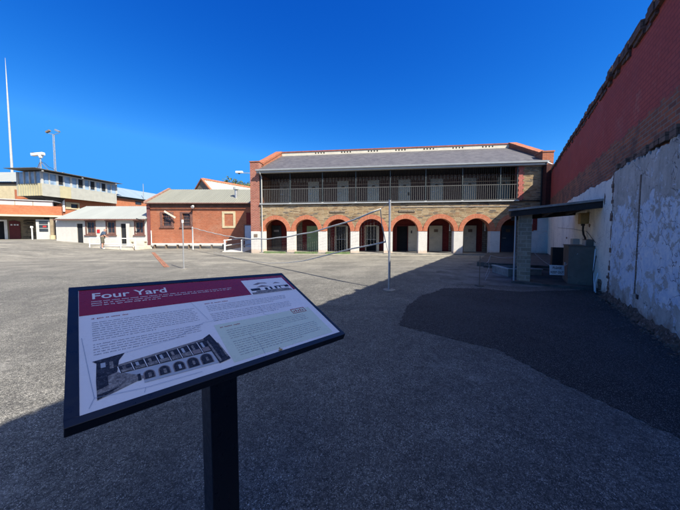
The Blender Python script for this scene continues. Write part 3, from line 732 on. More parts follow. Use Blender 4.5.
MB().tube([(.2, .1, .0), (.2, .1, -.06)], .05, 8).build('gland', M['rubber'], Y)
cb = MB().tube([wpt(9.82, .13, 1.81), wpt(9.84, .13, 1.66), wpt(9.78, .12, 1.52), wpt(9.66, .10, 1.42), wpt(9.6, .10, 1.3), wpt(9.6, .1, 1.21)], .026, 10).build('black_cable', M['rubber'], smooth=True)
tag(cb, 'thick black cable running down from the yellow-brown box to the grey cabinet', 'cable')
wr = MB().tube([wpt(8.7, .05, 1.30), wpt(9.8, .045, 1.62), wpt(12, .045, 1.72), wpt(16, .045, 1.83)], .006, 5).build('wall_wire', M['rubber']); tag(wr, 'thin sagging wire running along the whitewashed wall', 'wire')
for i, (s0, o0, s1, z1, lab) in enumerate(((8.2, .12, 8.62, 1.12, 'thin white pole leaning on the wall nearest the cabinet'), (8.0, .14, 8.25, .5, 'short white pole leaning at the foot of the wall'),
                                          (7.95, .20, 8.5, .95, 'dark thin rod leaning on the wall right of the cabinet'))):
    o = MB().tube([wpt(s0, o0, .0), wpt((s0+s1)/2, (o0+.06)/2+.03, z1/2), wpt(s1, .06, z1)], .011 if i != 2 else .009, 8).build('leaning_pole', M['whitep'] if i != 2 else M['rubber'])
    tag(o, lab, 'pole')

# PLEASE KEEP OUT sign on its chain
def text_mesh(s, size, name, mat, parent, align='CENTER', offs=0.0, ext=0.0):
    cu = bpy.data.curves.new(name+'_c', 'FONT'); cu.body = s; cu.size = size; cu.align_x = align; cu.offset = offs; cu.extrude = ext
    ob = bpy.data.objects.new(name+'_t', cu); COL.objects.link(ob)
    dg = bpy.context.evaluated_depsgraph_get(); me = bpy.data.meshes.new_from_object(ob.evaluated_get(dg)); bpy.data.objects.remove(ob)
    me.materials.clear(); me.materials.append(mat); me.name = name
    o = bpy.data.objects.new(name, me); COL.objects.link(o); o.parent = parent; return o
KS = thing('warning_sign', 'small white sign reading PLEASE KEEP OUT hung on a chain across the shelter', 'sign', (6.6, 7.80, .445), 6)
KS.rotation_euler = (R(-6), R(3), R(6))
box('board', M['signwhite'], KS, -.245, .245, -.006, .006, -.15, .15, bevel=.003)
for s_, z in (('PLEASE', .035), ('KEEP OUT', -.10)):
    o = text_mesh(s_, .098, 'lettering', M['signblack'], KS, offs=.002); o.location = (0, -.0075, z); o.rotation_euler = (R(90), 0, 0)
ch = MB()
def sag(a, b, n, d): 
    a, b = Vector(a), Vector(b); return [a.lerp(b, i/n)-Vector((0, 0, d*4*(i/n)*(1-i/n))) for i in range(n+1)]
ch.tube(sag((6.08, 8.05, .95), (6.37, 7.80, .60), 6, .03), .006, 5); ch.tube(sag((6.83, 7.80, .59), wpt(8.74, .40, .98), 8, .04), .006, 5)
tag(ch.build('chain', M['steel']), 'thin sagging chain holding the white sign between pillar and cabinet', 'chain')

# stakes with slack wires at mid right
SK = thing('steel_stake', 'thin rusty steel stake standing in the dark asphalt left of the block pillar', 'post', (4.14, 7.6, 0))
MB().tube([(0, 0, 0), (0, 0, .9)], .012, 8).build('stake', M['cabinet'], SK); MB().box(-.09, .09, -.09, .09, 0, .025).build('foot', M['darkconc'], SK)
wr = MB(); wr.tube(sag((4.14, 7.6, .86), (4.9, 8.5, .62), 6, .10), .005, 5); wr.tube([(4.9, 8.5, .62), (4.98, 8.52, .3), (4.82, 8.5, .0)], .006, 5); wr.tube([(4.9, 8.5, .62), (5.15, 8.8, .8), (5.3, 9.1, .4), (5.1, 9.0, .05)], .005, 5)
wr.tube(sag((5.15, 8.8, .8), (6.0, 8.15, .9), 6, .1), .004, 5)
tag(wr.build('tangled_wire', M['steel']), 'slack tangle of fence wire between the rusty stake and the block pillar', 'wire')

# ------------------------------------------------------------------ volleyball net and poles
NP = thing('net_post', 'tall steel net post nearest the camera, standing right at the edge of the shadow', 'post', (1.36, 7.07, 0), 0, 'posts of the sagging net')
MB().tube([(0, 0, 0), (0, 0, 2.48)], .030, 14).build('pole', M['steel'], NP, smooth=False)
MB().tube([(0, 0, .0), (0, 0, 1.05)], .033, 14).build('sleeve', M['steel'], NP); MB().tube([(0, 0, .0), (0, 0, .015)], .17, 20).build('base_plate', M['concrete'], NP)
MB().tube([(0, 0, 2.48), (0, 0, 2.50)], .04, 14).build('cap', M['rubber'], NP)
N2 = thing('net_post', 'white net post in front of the red brick building, far end of the net', 'post', (-13.29, 23.28, 0), 0, 'posts of the sagging net')
MB().tube([(0, 0, 0), (0, 0, 2.06)], .05, 12).build('pole', M['whitep'], N2); MB().box(-.16, .16, -.16, .16, 0, .03).build('base_plate', M['concrete'], N2)
P3 = thing('steel_pole', 'slim bare steel pole standing alone mid yard, not holding the net', 'post', (-6.77, 11.13, 0))
MB().tube([(0, 0, 0), (0, 0, 2.1)], .026, 12).build('pole', M['steel'], P3); MB().box(-.12, .12, -.12, .12, 0, .02).build('base_plate', M['concrete'], P3); MB().tube([(0, 0, 2.0), (0, 0, 2.13)], .04, 10).build('collar', M['whitep'], P3)
# net surface between a sagging top tape and a lower cord
def lerpk(K, u):
    for (a, za), (b, zb) in zip(K[:-1], K[1:]):
        if a <= u <= b:
            t_ = (u-a)/(b-a); return za+(zb-za)*t_
    return K[-1][1]
TOP = [(.0, 2.26), (.015, 2.24), (.06, 2.01), (.102, 1.82), (.17, 1.58), (.239, 1.42), (.32, 1.28), (.413, 1.225), (.52, 1.27), (.62, 1.38), (.70, 1.49), (.85, 1.73), (1.0, 2.0)]
BOT = [(.0, 1.35), (.0063, 1.33), (.03, 1.22), (.071, 1.06), (.13, .76), (.192, .46), (.25, .27), (.33, .10), (.413, .03), (.6, .03), (.72, .12), (.85, .55), (1.0, 1.05)]
def NPnt(u, z): return Vector((1.36-14.65*u, 7.07+16.2*u, z))
NET = thing('volleyball_net', 'old sagging volleyball net with a white top tape stretched across the yard', 'net', (0, 0, 0))
us = [.0145+(1-.0145)*i/60 for i in range(61)]
tp = MB().tube([NPnt(u, lerpk(TOP, u))+Vector((0, 0, .012*math.sin(u*70))) for u in us], .027, 8); tp.build('top_tape', M['rope'], NET, smooth=True)
ub_ = [.0063+(.72-.0063)*i/50 for i in range(51)]
MB().tube([NPnt(u, lerpk(BOT, u)) for u in ub_], [.022 if u < .1 else max(.010, .022-.05*(u-.1)) for u in ub_], 7).build('bottom_cord', M['rope'], NET, smooth=True)
MB().tube([NPnt(.015, 2.24), NPnt(.0125, 1.8), NPnt(.0063, 1.33)], .012, 6).build('side_cord', M['netline'], NET)
MB().tube([NPnt(.015, 2.24), NPnt(.0, 2.44)], .006, 5).tube([NPnt(.0063, 1.33), NPnt(.001, .98)], .006, 5).build('tie_rope', M['rope'], NET)
ms = MB()
for i in range(170):
    u = .02+.97*i/169; a = lerpk(TOP, u); b = lerpk(BOT, u)
    ms.tube([NPnt(u, a), NPnt(u, b)], .0016, 3, caps=False)
for k in range(1, 9):
    ms.tube([NPnt(u, lerpk(TOP, u)+(lerpk(BOT, u)-lerpk(TOP, u))*k/9) for u in us], .0016, 3, caps=False)
ms.build('mesh', M['netline'], NET)

# ------------------------------------------------------------------ red brick building (left of the cell block)
RB = thing('red_brick_building', 'long low red brick building with a pale iron roof beside the cell block', 'building', (-18.75, 25.3, 0))
LW = 13.4
hol = [(1.42, 2.28, 2.22, 3.42), (3.38, 4.14, 2.22, 3.42)]
MB().walls(0, LW, .52, 4.02, 0, .3, hol).build('wall', M['redbrick'], RB)
MB().box(0, LW, .0, .3, 4.021, 4.42).build('fascia_band', paint('brown_band', (.13, .075, .06), .7, .3, 2), RB)
MB().box(.3, 7.6, -.05, .3, 0, .519).build('white_plinth', M['whitewall'], RB)
MB().box(7.61, LW, -.01, .3, 0, .519).build('brick_plinth', M['redbrick'], RB)
for x, w in ((.0, LW),):
    MB().prism([(.3, 0), (.3, 4.4), (3.3, 6.15), (6.3, 4.4), (6.3, 0)], 'x', 0, .3).build('gable_wall', M['redbrick'], RB)
    MB().prism([(.3, 0), (.3, 4.4), (3.3, 6.15), (6.3, 4.4), (6.3, 0)], 'x', LW-.3, LW).build('gable_wall', M['redbrick'], RB)
MB().walls(.3, LW-.3, 0, 4.4, 6.0, 6.3).build('rear_wall', M['redbrick'], RB)
roof(roof(MB(), (.1, -.32, 4.40), (LW, -.32, 4.40), (LW, 3.3, 6.27), (.1, 3.3, 6.27), .22), (LW, 6.6, 4.4), (.1, 6.6, 4.4), (.1, 3.3, 6.27), (LW, 3.3, 6.27), .22).build('iron_roof', M['roofcream'], RB)
MB().prism([(-.36, 4.34), (-.36, 4.56), (3.3, 6.43), (6.6, 4.56), (6.6, 4.34), (3.3, 6.22)], 'x', -.12, .09).build('verge_coping', paint('brown_coping', (.30, .17, .13), .8, .3, 4), RB)
MB().tube([(.1, -.4, 4.36), (LW, -.4, 4.36)], .06, 8).build('gutter', M['brownframe'], RB)
MB().box(-.06, .24, -.09, -.002, 0, 4.3).build('corner_pilaster', paint('maroon_pilaster', (.19, .07, .065), .7, .25, 2), RB)
for x0, x1, z0, z1 in hol:
    w_ = MB().walls(x0-.22, x1+.22, z0-.16, z1+.14, -.05, -.003, [(x0, x1, z0, z1)]).build('window', M['brownframe'], RB)
    MB().box(x0-.3, x1+.3, -.10, -.052, z0-.22, z0-.12).build('sill', M['brownframe'], w_)
    MB().box(x0, x1, .14, .16, z0, z1).build('pane', M['glass'], w_)
    b_ = MB()
    for k in range(1, 5): b_.tube([(x0+(x1-x0)*k/5, .08, z0), (x0+(x1-x0)*k/5, .08, z1)], .012, 5)
    for k in range(1, 4): b_.box(x0, x1, .07, .095, z0+(z1-z0)*k/4-.015, z0+(z1-z0)*k/4+.015)
    b_.build('bars', M['brownframe'], w_)
# cream shutter board tilted across the first window
MB().box(-.62, .62, -.05, 0, -.07, .09, M=Matrix.Translation((2.35, -.30, 3.28)) @ Matrix.Rotation(R(31), 4, 'Y')).build('tilted_awning', M['creamband'], RB)
MB().walls(7.25, 8.55, 2.0, 3.62, -.05, -.003, [(7.47, 8.33, 2.2, 3.40)]).build('blind_window_frame', M['cream'], RB)
MB().box(9.6, 10.3, -.03, -.003, 2.1, 3.5).build('blind_window', M['marbrick'], RB)
dr = MB().box(9.45, 10.35, -.06, -.004, .1, 2.24).build('door', M['paledoor'], RB)
MB().box(9.36, 9.449, -.08, -.004, .0, 2.34).box(10.351, 10.44, -.08, -.004, .0, 2.34).box(9.45, 10.35, -.08, -.004, 2.241, 2.34).build('door_frame', M['brownframe'], dr)
MB().box(9.55, 9.62, -.10, -.06, 1.1, 1.2).build('handle', M['steel'], dr)
wl = MB().tube([(4.62, -.05, 4.02), (4.62, -.32, 4.05)], .025, 6).build('wall_lamp', M['steel'], RB)
MB().tube([(4.62, -.30, 4.12), (4.62, -.48, 3.98)], [.08, .15], 10).build('lamp_shade', M['whitep'], wl)
MB().tube([(4.4, -.04, 3.9), (4.1, -.04, 3.3)], .03, 6).build('conduit', M['brownframe'], RB)
vp = MB().tube([(8.25, 1.0, 4.95), (8.25, 1.0, 5.85)], .14, 12).build('roof_vent_pipe', M['steel'], RB)
MB().tube([(8.25, 1.0, 5.85), (8.25, 1.0, 5.9), (8.25, 1.0, 6.12)], [.14, .26, .26], 12).build('cowl', M['greypaint'], vp)
BN = thing('long_bench', 'long low white bench along the foot of the red brick building', 'bench', (-18.2, 24.78, 0))
MB().box(0, 7.2, 0, .34, .40, .45).build('seat', M['whitep'], BN, bevel=.008)
for k in range(7): MB().box(.25+k*1.1, .31+k*1.1, .03, .31, 0, .399).build('leg', M['cabinet'], BN)
box('white_step_post', M['whitep'], None, -18.32, -18.27, 25.0, 25.05, 0, 1.75); tag(bpy.data.objects['white_step_post'], 'short white pipe beside the brown corner of the red brick building', 'pipe')
# ramp with two handrails
RP = struct(MB().prism([(20.7, .004), (25.2, .004), (25.2, .12), (24.2, .12), (20.9, .05)], 'x', -9.5, -7.7).build('ramp', paint('white_ramp_concrete', (.62, .58, .5), .9, .2, 3)))
def handrail(label, x):
    h = thing('handrail', label, 'handrail', (x, 20.9, .04), 0, 'white handrails of the concrete ramp')
    for y in (0, 3.9): MB().tube([(0, y, 0), (0, y, .95)], .07 if y == 0 else .05, 10).build('post', M['whitep'], h)
    MB().tube([(0, -.1, .88), (0, 3.95, .98)], .045, 8).build('top_rail', M['whitep'], h)
    MB().tube([(0, 0, .45), (0, 3.9, .52)], .04, 8).build('mid_rail', M['whitep'], h)
    return h
handrail('white handrail on the left side of the small ramp', -9.35); handrail('white handrail on the ramp side nearest the cell block', -7.95)
# brick drain strip
dn = MB(); a = Vector((-14.6, 20.1)); b = Vector((-7.9, 11.7)); n = 46; dv = (b-a).normalized(); nv = Vector((-dv.y, dv.x))
for i in range(n):
    p = a.lerp(b, i/n); q = a.lerp(b, (i+.9)/n)
    for s_ in (-.11, 0.0):
        j = rnd.uniform(-.01, .01); c4 = [p+nv*(s_+j), q+nv*(s_+j), q+nv*(s_+.10+j), p+nv*(s_+.10+j)]
        z1 = .018+rnd.uniform(0, .008); k = len(dn.v); dn.v += [(c.x, c.y, .0) for c in c4]+[(c.x, c.y, z1) for c in c4]
        for f in ((4,5,6,7),(0,1,5,4),(1,2,6,5),(2,3,7,6),(3,0,4,7)): dn.f.append(tuple(k+w for w in f)); dn.m.append(0)
struct(dn.build('brick_drain', paint('worn_drain_brick', (.30, .135, .085), .9, .5, 5, dirt=(.28, .25, .2))))

# ------------------------------------------------------------------ white cottage
WC = thing('white_cottage', 'low white rendered building with a pale grey iron roof and three brown windows', 'building', (-27.5, 25.3, 0))
WW = 8.72
wins = [(2.72, 3.48, 1.42, 2.55), (4.72, 5.45, 1.42, 2.55), (7.5, 8.25, 1.42, 2.55)]; drs = [(1.75, 2.32, .45, 2.42), (6.05, 6.8, .2, 2.42)]
MB().walls(-.3, WW, 0, 2.86, 0, .3, wins+drs).build('wall', M['whitewall'], WC)
MB().prism([(.3, 0), (.3, 2.86), (2.9, 4.25), (5.6, 2.86), (5.6, 0)], 'x', -.3, 0).build('gable_wall', M['whitewall'], WC)
MB().prism([(.3, 0), (.3, 2.86), (2.9, 4.25), (5.6, 2.86), (5.6, 0)], 'x', WW-.3, WW).build('gable_wall', M['whitewall'], WC)
MB().walls(0, WW-.3, 0, 2.86, 5.3, 5.6).build('rear_wall', M['whitewall'], WC)
roof(roof(MB(), (.0, -.35, 2.86), (WW+.05, -.35, 2.86), (WW+.05, 2.9, 4.4), (.0, 2.9, 4.4), .22), (WW+.05, 5.9, 2.86), (.0, 5.9, 2.86), (.0, 2.9, 4.4), (WW+.05, 2.9, 4.4), .22).build('iron_roof', M['roofgrey'], WC)
MB().box(-.1, WW+.05, -.44, -.35, 2.74, 2.86).build('gutter', M['brownframe'], WC)
for x0, x1, z0, z1 in wins:
    w_ = MB().walls(x0-.12, x1+.12, z0-.1, z1+.14, -.04, -.003, [(x0, x1, z0, z1)]).build('window', M['brownframe'], WC)
    MB().box(x0-.22, x1+.22, -.10, -.042, z0-.2, z0-.101).build('sill', M['brownframe'], w_)
    MB().box(x0-.2, x1+.2, -.07, -.042, z1+.141, z1+.24).build('lintel', M['brownframe'], w_)
    MB().box(x0, x1, .1, .12, z0, z1).build('pane', M['glass'], w_)
    MB().box(x0, x1, .07, .099, z0, z0+.14).box((x0+x1)/2-.02, (x0+x1)/2+.02, .07, .099, z0+.14, z1).box(x0, x1, .065, .098, (z0+z1)/2-.02, (z0+z1)/2+.02).build('sash', M['brownframe'], w_)
for i, (x0, x1, z0, z1) in enumerate(drs):
    d = MB().box(x0, x1, .06, .09, z0, z1).build('doorway', M['void'], WC)
    MB().box(x1+.0, x1+.32, -.30, -.26, z0, z1).build('open_door_leaf', M['whitewall'], d) if i else None
    MB().box(x0-.1, x1+.1, -.2, -.002, z0-.12, z0-.002).build('doorstep', M['concrete'], d)
box('red_notice', M['signred'], WC, 3.72, 3.99, -.04, -.004, 1.52, 1.85)
lt = MB().tube([(8.5, -.4, 2.7), (8.3, -.9, 2.86)], .05, 8).build('security_lamp', M['rubber'], WC)
# deck, railing
struct(MB().box(-22.2, -18.3, 22.7, 25.0, -.05, .32).build('deck', paint('pale_deck', (.60, .55, .46), .85, .2, 2)))
rl = thing('ramp_railing', 'white pipe railing in front of the white cottage', 'railing', (-21.9, 22.55, .15))
for x in (0, 1.0, 2.7, 4.0): MB().tube([(x, 0, -.05), (x, 0, .95)], .035, 8).build('post', M['whitep'], rl)
for z in (.93, .42): MB().tube([(0, 0, z), (4.0, 0, z-.05)], .035, 8).build('rail', M['whitep'], rl)
b_ = thing('slatted_bench', 'small pale slatted bench behind the white railing', 'bench', (-19.8, 24.2, .32))
MB().box(0, 1.5, 0, .35, .38, .43).build('seat', M['creamband'], b_); 
for x in (.1, 1.35): MB().box(x, x+.06, .02, .33, 0, .379).build('leg', M['creamband'], b_)

# ------------------------------------------------------------------ gate building, far left
GB = thing('gate_building', 'low brick fronted gate building with an open covered bay and cream fascia', 'building', (-43.4, 26.0, .68), 30)
MB().box(-4, 11.05, 0, .35, 2.93, 4.02).build('brick_parapet', M['orangebrick'], GB)
MB().box(-4, 11.4, -.28, -.004, 2.72, 2.92).build('fascia', M['fascia'], GB)
MB().box(-4, 11.05, .0, 4.4, 2.74, 2.925).build('soffit', M['tan'], GB)
MB().walls(-4, 11.05, 0, 2.74, 3.0, 3.3, [(2.6, 5.15, 0, 2.2)]).build('rear_bay_wall', M['tan'], GB)
box('open_gateway', M['void'], GB, 2.5, 5.25, 3.35, 4.4, 0, 2.3)
MB().walls(2.45, 5.4, 0, 2.4, 2.92, 2.998, [(2.6, 5.15, 0, 2.22)]).build('gateway_frame', M['whitep'], GB)
gt = MB().prism([(5.55, 0), (6.45, 0), (6.45, 2.18), (6.0, 2.32), (5.55, 2.25)], 'y', 2.9, 2.97).build('maroon_gate', M['maroon'], GB)
for x in (5.68, 5.95, 6.18): MB().box(x, x+.16, 2.88, 2.899, 1.72, 1.88).build('gate_notice', M['signwhite'], gt)
cl = MB()
for i in range(26): cl.box(6.6+rnd.uniform(0, 1.1), 6.75+rnd.uniform(.2, 1.2), 2.93, 2.99, .25+i*.085, .29+i*.085)
cl.build('stacked_timber', M['dark'], GB)
ki = MB().walls(8.72, 9.86, 0, 2.42, .3, 1.3).build('notice_kiosk', M['gutter'], GB)
for k in range(3): MB().box(8.98, 9.72, .26, .298, .98+k*.45, 1.34+k*.45).build('kiosk_pane', M['glass'], ki)
MB().box(9.3, 9.6, .24, .258, 1.5, 1.68).build('red_notice', M['signred'], ki)
MB().tube([(8.45, .1, 0), (8.45, .1, 1.6)], .06, 8).box(8.36, 8.54, .0, .2, 1.4, 1.62).build('intercom_post', M['whitep'], GB)
MB().box(10.0, 10.28, -.05, .3, 0, 2.72).build('tan_pillar', M['tan'], GB)
dr = MB().tube([(10.25, -.25, 0), (10.25, -.25, .55)], .24, 14).build('oil_drum', M['cream']); dr.location = (-43.4, 26, .68); dr.rotation_euler = (0, 0, R(30)); tag(dr, 'short cream drum standing at the foot of the tan pillar', 'drum')
MB().box(-4, 9.95, 1.0, 1.3, 2.93, 4.66).build('upper_white_wall', M['pinkwhite'], GB)
for x in (1, 3.2, 5.4, 6.85, 8.3): MB().box(x, x+.05, .985, .999, 3.9, 4.6).build('joint_strip', M['tan'], GB)
MB().box(-4, 10.1, .85, 4.4, 4.661, 4.75).build('roof', M['greypaint'], GB)
# rendered white wall joining the cottage
LWl = MB().box(0, 8.4, 0, .25, -.7, 2.1).build('linking_wall', M['whitewall']); LWl.location = (-34.3, 31.2, .66); LWl.rotation_euler = (0, 0, R(-39.2)); tag(LWl, 'plain white rendered wall between the tan pillar and the white cottage', 'wall')
MB().box(4.2, 6.2, -.01, -.002, .2, 1.3).build('patch', paint('brighter_white', (.84, .83, .8), .8, .05, 2), LWl)  # brighter white rectangle set on the wall face

# cream building behind
CR = thing('cream_building', 'yellow cream rendered building with a grey roof at the far left', 'building', (-56, 36, 0))
box('wall', M['cream'], CR, 0, 11.4, 0, 8, 0, 8.15); box('eave_band', M['dark'], CR, -.1, 11.45, -.12, 8.1, 8.151, 8.5)
roof(MB(), (-.3, -.3, 8.52), (11.7, -.3, 8.52), (11.7, 6, 11.2), (-.3, 6, 11.2), .3).build('roof', M['roofgrey'], CR)
# ------------------------------------------------------------------ watch tower walkway and long brick building
TA = math.degrees(math.atan2(9.3, 1.4))
TW = thing('guard_tower', 'raised guard walkway with pale cladding and a long band of windows', 'tower', (-36, 31, 0), TA)
LT, DT = 9.4, 3.7
zb, zp, zr = 6.02, 7.5, 8.95
cladm = [M['panelgrey'], M['panelcream'], M['panelgrey'], M['panelgrey'], M['panelgrey'], M['panelgrey'], M['panelgrey']]
ws = [1.78, 1.2, 1.4, 1.3, 1.2, 1.1, 1.0]; x = .42
for w, m in zip(ws, cladm):
    c_ = MB(); k = int(w/.12)
    c_.box(x, x+w-.03, 0, .06, zb, zp)
    c_.box(x+w-.03, x+w, .015, .06, zb, zp); c_.box(x, x+w-.03, -.012, -.001, zb-.03, zb+.04); c_.build('cladding', m, TW); x += w
# end face (faces the gate)
c_ = MB(); k = 10
for i in range(k): c_.box(.36, .42, .0+DT*i/k, DT*(i+.55)/k, zb, zp)
for i in range(k): c_.box(.41, .42, DT*(i+.55)/k+.001, DT*(i+1)/k-.001, zb, zp)
c_.box(.421, .46, .1, DT, zb+.01, zp-.01); c_.build('end_cladding', M['panelcream'], TW)
box('floor', M['dark'], TW, .47, LT-.05, .1, DT, zb+.03, zb+.2)
MB().walls(.42, LT, zb, zr, DT, DT+.1).build('rear_wall', M['panelgrey'], TW)
MB().walls(.5, LT, zp, zr, .12, .16, []).build('glazing', M['towerglass'], TW)
MB().box(.52, .56, .17, DT-.01, zp, zr).build('end_glazing', M['towerglass'], TW)
mu = MB(); x = 0
for i, w in enumerate([.1]+[.78]*12):
    x = .42 if i == 0 else x+.745
    mu.box(x, x+(.12 if i % 2 else .22), .06, .118, zp, zr-.01)
for y in (0.06, .95, 1.75, 2.6, 3.5): mu.box(.42, .518, y+.06, y+.16, zp, zr-.01)
mu.box(0.42, LT, .05, .119, zr-.16, zr-.011); mu.build('mullions', M['gutter'], TW)
for i in (2, 5, 7, 9): box('dark_blind', M['void'], TW, i*.745+.66, i*.745+1.12, .10, .117, zp+.15, zr-.2)
rf = MB().prism([(-.75, zr+.10), (DT+.15, zr+.20), (DT+.15, zr+.26), (-.75, zr+.155)], 'x', -.6, LT+.35).build('roof', M['roofedge'], TW)
for x in (.2, 4.4, 8.9):
    MB().tube([(x, -.5, zr+.05), (x, -.55, zr-.1)], [.06, .12], 8).build('floodlight', M['whitep'], TW)
# tapered bracket under the corner
br_ = MB(); 
a = [(.5, .3, zb-.002), (3.0, .3, zb-.002), (3.0, 3.2, zb-.002), (.5, 3.2, zb-.002)]; b = [(1.5, .6, 5.15), (2.4, .6, 5.15), (2.4, 2.2, 5.15), (1.5, 2.2, 5.15)]
br_.quad(a[::-1]); br_.quad(b)
for i in range(4): j = (i+1) % 4; br_.quad([a[i], a[j], b[j], b[i]])
br_.box(1.6, 2.3, .8, 2.1, .6, 5.15); br_.build('support', M['dark'], TW)
BL = thing('long_brick_building', 'long orange brick building with a blue-grey iron roof running under the guard walkway', 'building', (-36, 31, 0), TA)
MB().walls(2.0, 24, 0.5, 7.15, .9, 1.2, [(3.9, 4.75, 4.85, 5.4)]).build('wall', M['orangebrick'], BL)
MB().walls(2.0, 24, 0.5, 7.15, 6.6, 6.9).build('rear_wall', M['orangebrick'], BL)
MB().walls(0.9, 6.6, .5, 6.0, 0, .3).build if False else None
MB().box(2.0, 2.3, 1.2, 6.6, .5, 5.9).build('end_wall', M['orangebrick'], BL)
w_ = MB().walls(3.3, 4.9, 4.68, 5.6, .82, .897, [(3.9, 4.75, 4.85, 5.4)]).build('window', M['cream'], BL); box('pane', M['glass'], w_, 3.9, 4.75, 1.0, 1.02, 4.85, 5.4)
MB().box(2.9, 3.12, .7, .897, 4.3, zb-.02).build('white_pilaster', M['whitep'], BL)
box('eave_band', M['dark'], BL, 9.9, 24.2, .6, .898, 7.0, 7.3)
roof(roof(MB(), (9.8, .4, 7.3), (24.3, .4, 7.3), (24.3, 3.9, 9.2), (9.8, 3.9, 9.2), .3), (24.3, 7.3, 7.3), (9.8, 7.3, 7.3), (9.8, 3.9, 9.2), (24.3, 3.9, 9.2), .3).build('iron_roof', M['roofblue'], BL)
w_ = box('louvre', M['glass'], BL, 13.3, 14.4, .86, .899, 6.35, 6.85)
tag(MB().tube([(-34.3, 45.4, 7.3), (-34.3, 45.4, 10.0)], .05, 8).build('vent_pole', M['steel']), 'thin grey pole standing up through the blue-grey roof', 'pole')

# mast, camera pole, rooftop camera
MS = thing('radio_mast', 'very tall tapering white mast rising behind the cream building', 'mast', (-75.3, 60, .74))
MB().tube([(0, 0, 0), (0, 0, 14), (0, 0, 20), (0, 0, 30), (0, 0, 36), (0, 0, 40)], [.24, .22, .19, .14, .08, .02], 14).build('shaft', M['gutter'], MS)
for z in (14, 20.5, 27): MB().tube([(0, 0, z), (0, 0, z+.25)], .27-z*.005, 12).build('collar', M['greypaint'], MS)
CP = thing('camera_pole', 'slender lattice pole topped by two cameras behind the guard walkway', 'pole', (-49, 45, .74))
lp = MB()
for a in range(3):
    c, s_ = .16*math.cos(a*2.094), .16*math.sin(a*2.094); lp.tube([(c, s_, 0), (c*.6, s_*.6, 17.5)], .045, 5)
for i in range(35):
    z = i*.5; a = i % 3; b = (a+1) % 3; k = 1-.4*z/17.5
    lp.tube([(.16*k*math.cos(a*2.094), .16*k*math.sin(a*2.094), z), (.16*k*math.cos(b*2.094), .16*k*math.sin(b*2.094), z+.5)], .025, 4)
lp.build('lattice', M['steel'], CP)
MB().tube([(-.9, 0, 17.75), (0, 0, 17.5), (.9, 0, 17.75)], .05, 6).build('crossbar', M['steel'], CP)
for sx in (-1, 1):
    MB().box(-.5, .25, -.15, .15, -.14, .14, M=Matrix.Translation((sx*.8, 0, 18.1)) @ Matrix.Rotation(R(25*sx), 4, 'Y')).build('camera', M['cabinet'] if sx < 0 else M['steel'], CP, bevel=.03)
CC = thing('rooftop_camera', 'big white camera on a braced tripod above the guard walkway roof', 'camera', (-38.2, 33.4, 9.2))
MB().tube([(0, 0, 0), (0, 0, 1.9)], .07, 8).build('stem', M['steel'], CC)
for dx, dy, h in ((-1.0, .2, 1.5), (.9, .3, 1.4), (.3, -.6, 1.3)): MB().tube([(dx, dy, 0), (0, 0, h)], .03, 6).build('strut', M['cabinet'], CC)
MB().tube([(0, 0, 1.4), (.5, 0, 1.2), (1.0, 0, .7), (1.35, .1, .55), (1.9, .2, .05)], .025, 6).build('cable', M['rubber'], CC)
MB().box(-.85, .65, -.2, .2, 2.15, 2.5, M=Matrix.Rotation(R(-5), 4, 'Y')).build('housing', M['whitep'], CC, bevel=.05)
MB().tube([(-.95, 0, 2.38), (-.78, 0, 2.38)], .17, 10).build('lens', M['glass'], CC)
MB().tube([(.05, 0, 1.85), (.05, 0, 2.15)], [.16, .26], 12).build('pan_head', M['whitep'], CC)

# ------------------------------------------------------------------ gabled hall behind, tree beyond
GH = thing('gabled_hall', 'grey stone gable with orange capped verges rising behind the red brick building', 'building', (-18.02, 34, 0), -32)
# local x along the gable face, local y away
MB().prism([(-3.4, 0), (3.4, 0), (3.4, 5.75), (0, 8.5), (-3.4, 5.75)], 'y', 0, .35).build('gable_wall', M['darkstone'], GH)
MB().box(-3.4, -3.1, .35, 15, 0, 5.7).box(3.1, 3.4, .35, 15, 0, 5.7).build('side_walls', M['darkstone'], GH)
roof(roof(MB(), (3.7, .1, 5.5), (3.7, 15, 5.5), (0, 15, 8.5), (0, .1, 8.5), .3), (-3.7, 15, 5.5), (-3.7, .1, 5.5), (0, .1, 8.5), (0, 15, 8.5), .3).build('iron_roof', mat_corr('cream_iron_roof', (.40, .40, .32), axis=1), GH)
MB().prism([(0, 8.62), (3.75, 5.58), (3.75, 5.38), (0, 8.40), (-3.75, 5.38), (-3.75, 5.58)], 'y', -.12, .12).build('verge_capping', M['terracotta'], GH)
rc = MB()
for i in range(38): rc.prism([(-.2, 8.42), (0, 8.68), (.2, 8.42)], 'y', .13+i*.4, .13+i*.4+.385)
rc.build('ridge_capping', M['terracotta'], GH)

